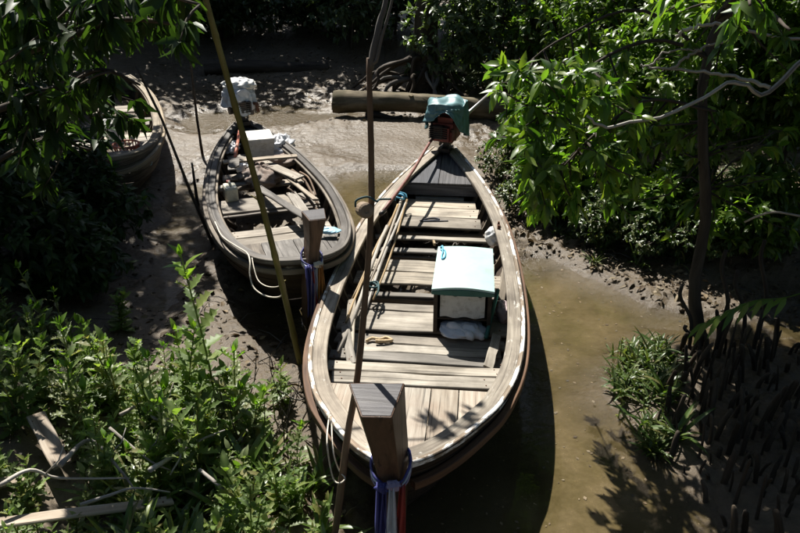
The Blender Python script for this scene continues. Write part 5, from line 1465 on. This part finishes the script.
while count < 245 and tries < 9000:
    tries += 1
    px_, py_ = rnd.uniform(-40, 330), rnd.uniform(325, 640)
    # the bank's edge runs from upper left down to the stake
    if py_ < 335 + max(0, px_ - 60) * .30: continue
    if fbm(px_ * .02, py_ * .03, 1.0, 2, 33) < -.45: continue
    if px_ > 235 and (py_ < 395 or (py_ < 470 and rnd.random() < .6)): continue
    b = P(px_, py_, .25)
    if any(np.linalg.norm(b[:2] - q_) < .092 for q_ in taken): continue
    low_zone = (5 < px_ < 100 and 430 < py_ < 545) or (-40 < px_ < 190 and 500 < py_ + .13 * (px_ - 90) < 575)
    if 25 < px_ < 75 and 430 < py_ < 490: continue
    if low_zone and rnd.random() < .25: continue
    if 190 < px_ < 330 and 475 < py_ < 580 and rnd.random() < .6: continue
    lc = loc1(b)
    if lc[1] > -.1 and abs(lc[0]) < h1.hw(lc[1]) + .1: continue
    taken.append(b[:2]); count += 1
    near = py_ > 520
    ms = rnd.choice(lows) if low_zone or rnd.random() < .6 else rnd.choice(mids)
    place('holly_plant', ms, (b[0], b[1], gz(b[0], b[1])), rnd.uniform(0, 6.28), (rnd.uniform(.5, .75) if low_zone else rnd.uniform(.55, 1.2) * (.85 if near else 1)), 'holly leaved plant in the thicket covering the near left bank', 'plant', HG)
# strap leaved clumps
straps = [strap_variant(640 + k, 12, .38) for k in range(3)]
SG = 'strap leaved clumps on the near bank'
for k in range(40):
    px_, py_ = rnd.uniform(120, 335), rnd.uniform(465, 600)
    if k < 4: px_, py_ = [(188, 440), (205, 445), (300, 500), (270, 470)][k]
    b = P(px_, py_, .1)
    place('strap_plant', rnd.choice(straps), (b[0], b[1], gz(b[0], b[1])), rnd.uniform(0, 6.28), rnd.uniform(.8, 1.35), 'clump of bright strap leaves among the holly leaved plants', 'plant', SG)

# boards and dead sticks on the near bank
def ground_board(px0, px1, w, seed, label, lift=.16, roll=0.0):
    A, B = P(*px0, .45), P(*px1, .45)
    A = P(*px0, gz(*A[:2]) + lift); B = P(*px1, gz(*B[:2]) + lift); v = B - A
    me = plank_mesh('driftwood_board', float(np.linalg.norm(v)), w, .022, M['driftboard'], seed, skew=.04, warp=.006)
    return tag(link('driftwood_board', me, None, tuple((A + B) / 2), (roll, math.atan2(-v[2], np.linalg.norm(v[:2])), math.atan2(v[1], v[0]))), label, 'board')
ground_board((36, 415), (62, 466), .13, 81, 'short pale broken board lying in the holly leaved plants', .20)
ground_board((-30, 527), (172, 500), .085, 82, 'long narrow pale board lying flat across the near bank', .2)
ground_board((-25, 488), (25, 478), .10, 83, 'brown board end poking out of the thicket near the short pale board', .12)
ground_board((196, 442), (246, 462), .06, 84, 'grey board end half buried in the leaf litter', .08)
sticks = [[(110, 428), (130, 445), (152, 462), (170, 470)], [(150, 412), (158, 420), (178, 420), (176, 445)], [(60, 465), (90, 440), (120, 470), (135, 490)], [(80, 505), (110, 495), (135, 488), (170, 492)], [(0, 485), (30, 470), (60, 478), (130, 478)],
          [(150, 470), (175, 455), (200, 440), (225, 430)], [(178, 400), (172, 425), (182, 450), (170, 475)], [(200, 470), (225, 490), (245, 505), (250, 525)], [(240, 440), (248, 425), (240, 400), (250, 380)], [(255, 400), (275, 390), (300, 400), (318, 385)], [(120, 415), (150, 400), (165, 412), (200, 405)]]
for i, s_ in enumerate(sticks):
    pp = []
    for k, (x, y) in enumerate(s_):
        b = P(x, y, .3); pp.append(P(x, y, gz(b[0], b[1]) + (.36 if x < 235 else .08) + .04 * ((k + i) % 3)))
    p = spline(pp, 16); mb = MB(); mb.tube([Vector(q_ - p[0]) for q_ in p], list(np.linspace(.012 + .003 * (i % 3), .005, 16)), 6, True, .12, i)
    if i % 2 == 0:
        k = p[8]; mb.tube([Vector(k - p[0]), Vector(k - p[0] + np.array([.08, .05, .07])), Vector(k - p[0] + np.array([.1, .12, .14]))], [.006, .005, .003], 5)
    tag(mb.part('dead_stick', M['deadwood'], None, loc=tuple(p[0]), smooth=True), 'dead grey stick tangled among the plants of the near bank', 'stick', 'dead sticks on the near bank')

for i in range(26):
    x, y = rnd.uniform(212, 322), rnd.uniform(372, 462)
    b = P(x, y, .1); g = gz(b[0], b[1]); b = np.array([b[0], b[1], g])
    if abs(loc1(b)[0]) < h1.hw(loc1(b)[1]) + .08: continue
    a = rnd.uniform(-.6, .6); L_ = rnd.uniform(.2, .6)
    e = b + np.array([L_ * math.sin(a), rnd.uniform(-.1, .1), L_ * math.cos(a)])
    m_ = (b + e) / 2 + np.array([rnd.uniform(-.06, .06), rnd.uniform(-.05, .05), 0])
    p = spline([b - np.array([0, 0, .03]), m_, e], 10); mb = MB(); mb.tube([Vector(q_ - p[0]) for q_ in p], list(np.linspace(.007, .003, 10)), 5, True, .1, i)
    for kk in (5, 7):
        v = np.array([rnd.uniform(-.12, .12), rnd.uniform(-.06, .06), rnd.uniform(.03, .12)]); mb.tube([Vector(p[kk] - p[0]), Vector(p[kk] - p[0] + v)], [.004, .002], 4)
    tag(mb.part('dead_twig', M['darkstick'], None, loc=tuple(p[0])), 'thin dark leafless twig standing in the mud before the bamboo pole', 'twig', 'leafless twigs by the bamboo pole')

# ------------------------------------------------------------------ peg roots under the dark trunk
def peg(seed, h, r):
    rs = random.Random(seed); n = 9; mb = MB(); b = (rs.uniform(-.13, .13), rs.uniform(-.13, .13))
    pts = [Vector((b[0] * h * t * t * 2, b[1] * h * t * t * 2, -.05 + (h + .05) * t)) for t in np.linspace(0, 1, n)]
    rad = [r * (1.12 - .2 * t) * (1 + rs.uniform(-.17, .17)) for t in np.linspace(0, 1, n)]; rad[-1] *= .62; pts[-1] -= (pts[-1] - pts[-2]) * .62
    mb.tube(pts, rad, 8, True, .1, seed)
    return mb.mesh('peg_root', M['root'], True)
pegs = [peg(700 + k, h, r) for k, (h, r) in enumerate([(.20, .013), (.30, .015), (.38, .014), (.14, .012), (.45, .016), (.27, .019), (.34, .013), (.10, .016), (.24, .011)])]
zone = [P(*q_, .05)[:2] for q_ in ((668, 360), (690, 345), (730, 340), (900, 345), (900, 640), (770, 640), (728, 545), (705, 495), (668, 462), (655, 430), (665, 395))]
zone = np.array(zone); got = []; tries = 0
while len(got) < 290 and tries < 12000:
    tries += 1
    x, y = rnd.uniform(1.5, 4.6), rnd.uniform(3.0, 6.6)
    if sdist(np.array([x]), np.array([y]), zone)[0] > 0 or any((x - a) ** 2 + (y - b) ** 2 < .006 for a, b in got): continue
    got.append((x, y))
    o = link('peg_root', rnd.choice(pegs), None, (x, y, gz(x, y)), (rnd.uniform(-.1, .1), rnd.uniform(-.1, .1), rnd.uniform(0, 6.28)))
    s_ = rnd.uniform(.6, 1.35); o.scale = (s_, s_ * rnd.uniform(.85, 1.15), rnd.uniform(.45, 1.35))
    tag(o, 'upright peg root in the dense shaded stand below the dark trunk', 'root', 'mangrove peg roots')
# stems beside the trunk
for k, (a, b) in enumerate([((690, 345), (682, 285)), ((722, 340), (726, 250)), ((760, 330), (765, 240)), ((742, 345), (738, 270)), ((700, 350), (686, 325))]):
    A = P(*a, .1); B = PY(*b, A[1] + .1)
    rope('sapling', [A - np.array([0, 0, .1]), A * .6 + B * .4 + np.array([.04, 0, 0]), A * .2 + B * .8 - np.array([.03, 0, 0]), B], .018, M['bark'], 'thin dark stem growing close beside the dark trunk', 'stem', group='thin stems by the dark trunk', sm=14)

# clump of plants at the water's edge
ISG = 'small plants at the edge of the creek'
isl_low = [strap_variant(650 + k, 16, .15 + .05 * k, 'leaf_grass', .05) for k in range(4)]
lowleaf = [holly_variant(660 + k, .2, False, 'leaf_holly', HOLLY_S, .075) for k in range(2)]
for k in range(75):
    t = rnd.random(); px_ = rnd.uniform(612, 672); py_ = rnd.uniform(345, 452)
    if px_ < 640 and py_ > 415: continue
    b = P(px_, py_, .04); ms = rnd.choice(isl_low + lowleaf)
    place('edge_plant', ms, (b[0], b[1], gz(b[0], b[1])), rnd.uniform(0, 6.28), rnd.uniform(.7, 1.2), 'small green plant in the clump at the water edge by the peg roots', 'plant', ISG)
for k, ((px_, py_), sc, lb) in enumerate([((664, 402), .85, 'upright bright strap leaved plant at the edge of the peg roots'), ((676, 440), 1.0, 'drooping pale strap leaved plant by the bent dead leaf'), ((650, 372), .6, 'smaller strap leaved plant at the water edge')]):
    b = P(px_, py_, .05); place('strap_plant', straps[k], (b[0], b[1], gz(b[0], b[1])), k * 2.0, sc, lb, 'plant', None)
# low sedges on the right mud bank
BG = 'sedge tufts on the right mud bank'
sed = [strap_variant(670 + k, 16, .26, 'leaf_grass', .04) for k in range(3)]
for k in range(150):
    px_, py_ = rnd.uniform(555, 800), rnd.uniform(178, 258)
    if px_ < 590 and py_ > 235: continue
    b = P(px_, py_ + (px_ - 600) * .05, .15)
    place('sedge_tuft', rnd.choice(sed), (b[0], b[1], gz(b[0], b[1])), rnd.uniform(0, 6.28), rnd.uniform(.6, 1.2), 'small sedge tuft on the right mud bank under the shrubs', 'sedge', BG)
# pinnate sprig hanging before the trunk
A, B = PY(792, 296, 4.9), PY(706, 322, 4.7)
t = thing('leaf_sprig', 'feathery green leaf sprig hanging in front of the peg roots', 'leaf', A); mb = MB()
mid = (A + B) / 2 + np.array([0, 0, .06]); pts = spline([A + np.array([.5, .1, .15]), A, mid, B], 20); mb.tube([Vector(p - A) for p in pts], list(np.linspace(.006, .002, 20)), 5); mb.part('stalk', M['leaf_right'], t)
tg = nrmz(np.gradient(pts, axis=0)); ii = np.arange(7, 20, 2); parts = []
for sgn in (-1, 1):
    sd = nrmz(np.cross(tg[ii], np.array([0, .5, 1.0]))) * sgn
    parts.append(put_leaves(tmpl_lance(.10, .02, .15), pts[ii], tg[ii] * .8 + sd * .6 - np.array([0, 0, .55]), np.tile([0, -.4, 1.0], (7, 1)), np.full(7, .2)))
V, T_ = join(parts); link('leaflets', mk_tris('leaflets', V - A, T_, M['leaf_lance']), t)['kind'] = 'stuff'

# ------------------------------------------------------------------ litter, twigs and clods nobody could count
rs = np.random.RandomState(900)
n = 7600
lx_ = np.concatenate([rs.uniform(1.2, 5.5, n // 2), rs.uniform(-5.5, -.3, n // 4), rs.uniform(-5, 4, n // 4)])
ly_ = np.concatenate([rs.uniform(6.3, 11.5, n // 2), rs.uniform(3.2, 8.0, n // 4), rs.uniform(13.2, 19, n // 4)])
lz_ = height(lx_, ly_); k = lz_ > .035
pos = np.stack([lx_, ly_, lz_ + .012], 1)[k]; m_ = len(pos)
d = rs.normal(size=(m_, 3)); d[:, 2] *= .35; up = rs.normal(size=(m_, 3)) * .45 + np.array([0, 0, 1.0])
V, T_ = put_leaves(LANCE_W, pos, d, up, rs.uniform(.04, .12, m_))
o = link('leaf_litter', mk_tris('leaf_litter', V, T_, M['leaf_dry'])); tag(o, 'fallen brown leaves scattered over the mud banks', 'leaf litter', None, 'stuff')
mb = MB()
for k in range(420):
    if k % 3 == 0: x, y = rs.uniform(1.3, 5), rs.uniform(6.6, 11)
    elif k % 3 == 1: x, y = rs.uniform(-4.5, -.6), rs.uniform(3.3, 7.5)
    else: x, y = rs.uniform(-4, 3.5), rs.uniform(13.6, 18.5)
    z = hgt(x, y)
    if z < .03: continue
    a, L_ = rs.uniform(0, PI), rs.uniform(.08, .4)
    mb.tube([Vector((x, y, z + .008)), Vector((x + L_ * .5 * math.cos(a) + rs.normal() * .02, y + L_ * .5 * math.sin(a), z + .02 + rs.rand() * .03)), Vector((x + L_ * math.cos(a), y + L_ * math.sin(a), z + .012))], [.006, .005, .003], 4)
o = mb.part('fallen_twigs', M['bark_grey']); tag(o, 'thin broken twigs strewn over the mud banks', 'twigs', None, 'stuff')
V, T_, off = [], [], 0
ico = [(0, 0, .8), (.9, 0, .1), (.28, .85, .1), (-.73, .53, .1), (-.73, -.53, .1), (.28, -.85, .1), (0, 0, -.5)]
it = np.array([(0, 1, 2), (0, 2, 3), (0, 3, 4), (0, 4, 5), (0, 5, 1), (6, 2, 1), (6, 3, 2), (6, 4, 3), (6, 5, 4), (6, 1, 5)])
n = 2600
cx = np.concatenate([rs.uniform(1.2, 4.8, n // 2), rs.uniform(-4.2, -1.0, n // 4), rs.uniform(-4, 3, n // 4)]); cy = np.concatenate([rs.uniform(6.4, 10.5, n // 2), rs.uniform(4.5, 10.5, n // 4), rs.uniform(13.2, 16.5, n // 4)])
cz = height(cx, cy); k = cz > .01; cx, cy, cz = cx[k], cy[k], cz[k]
sz = rs.uniform(.008, .034, (len(cx), 1, 1)); ic = np.array(ico)[None] * (1 + .35 * rs.normal(size=(len(cx), 7, 3)) * .6) * sz
V = (ic + np.stack([cx, cy, cz], 1)[:, None, :]).reshape(-1, 3); T_ = (it[None] + (np.arange(len(cx)) * 7)[:, None, None]).reshape(-1, 3)
o = link('mud_clods', mk_tris('mud_clods', V, T_, M['mud'])); tag(o, 'small clods and crab mounds on the wet mud', 'mud clods', None, 'stuff')

n = 1500
x = rs.uniform(-1.5, 3.2, n); y = rs.uniform(3.4, 9.5, n); k = height(x, y) < -.02
pos = np.stack([x, y, np.full(n, .005)], 1)[k]; m_ = len(pos)
d = rs.normal(size=(m_, 3)); d[:, 2] = 0; up = rs.normal(size=(m_, 3)) * .08 + np.array([0, 0, 1.0])
V, T_ = put_leaves(tmpl_far(.3, .01), pos, d, up, rs.uniform(.003, .2, m_) ** 2 + .006); V[:, 2] = np.maximum(V[:, 2], .003)
o = link('floating_debris', mk_tris('floating_debris', V, T_, M['leaf_dry'])); tag(o, 'tiny leaf scraps floating on the brown creek water', 'debris', None, 'stuff')
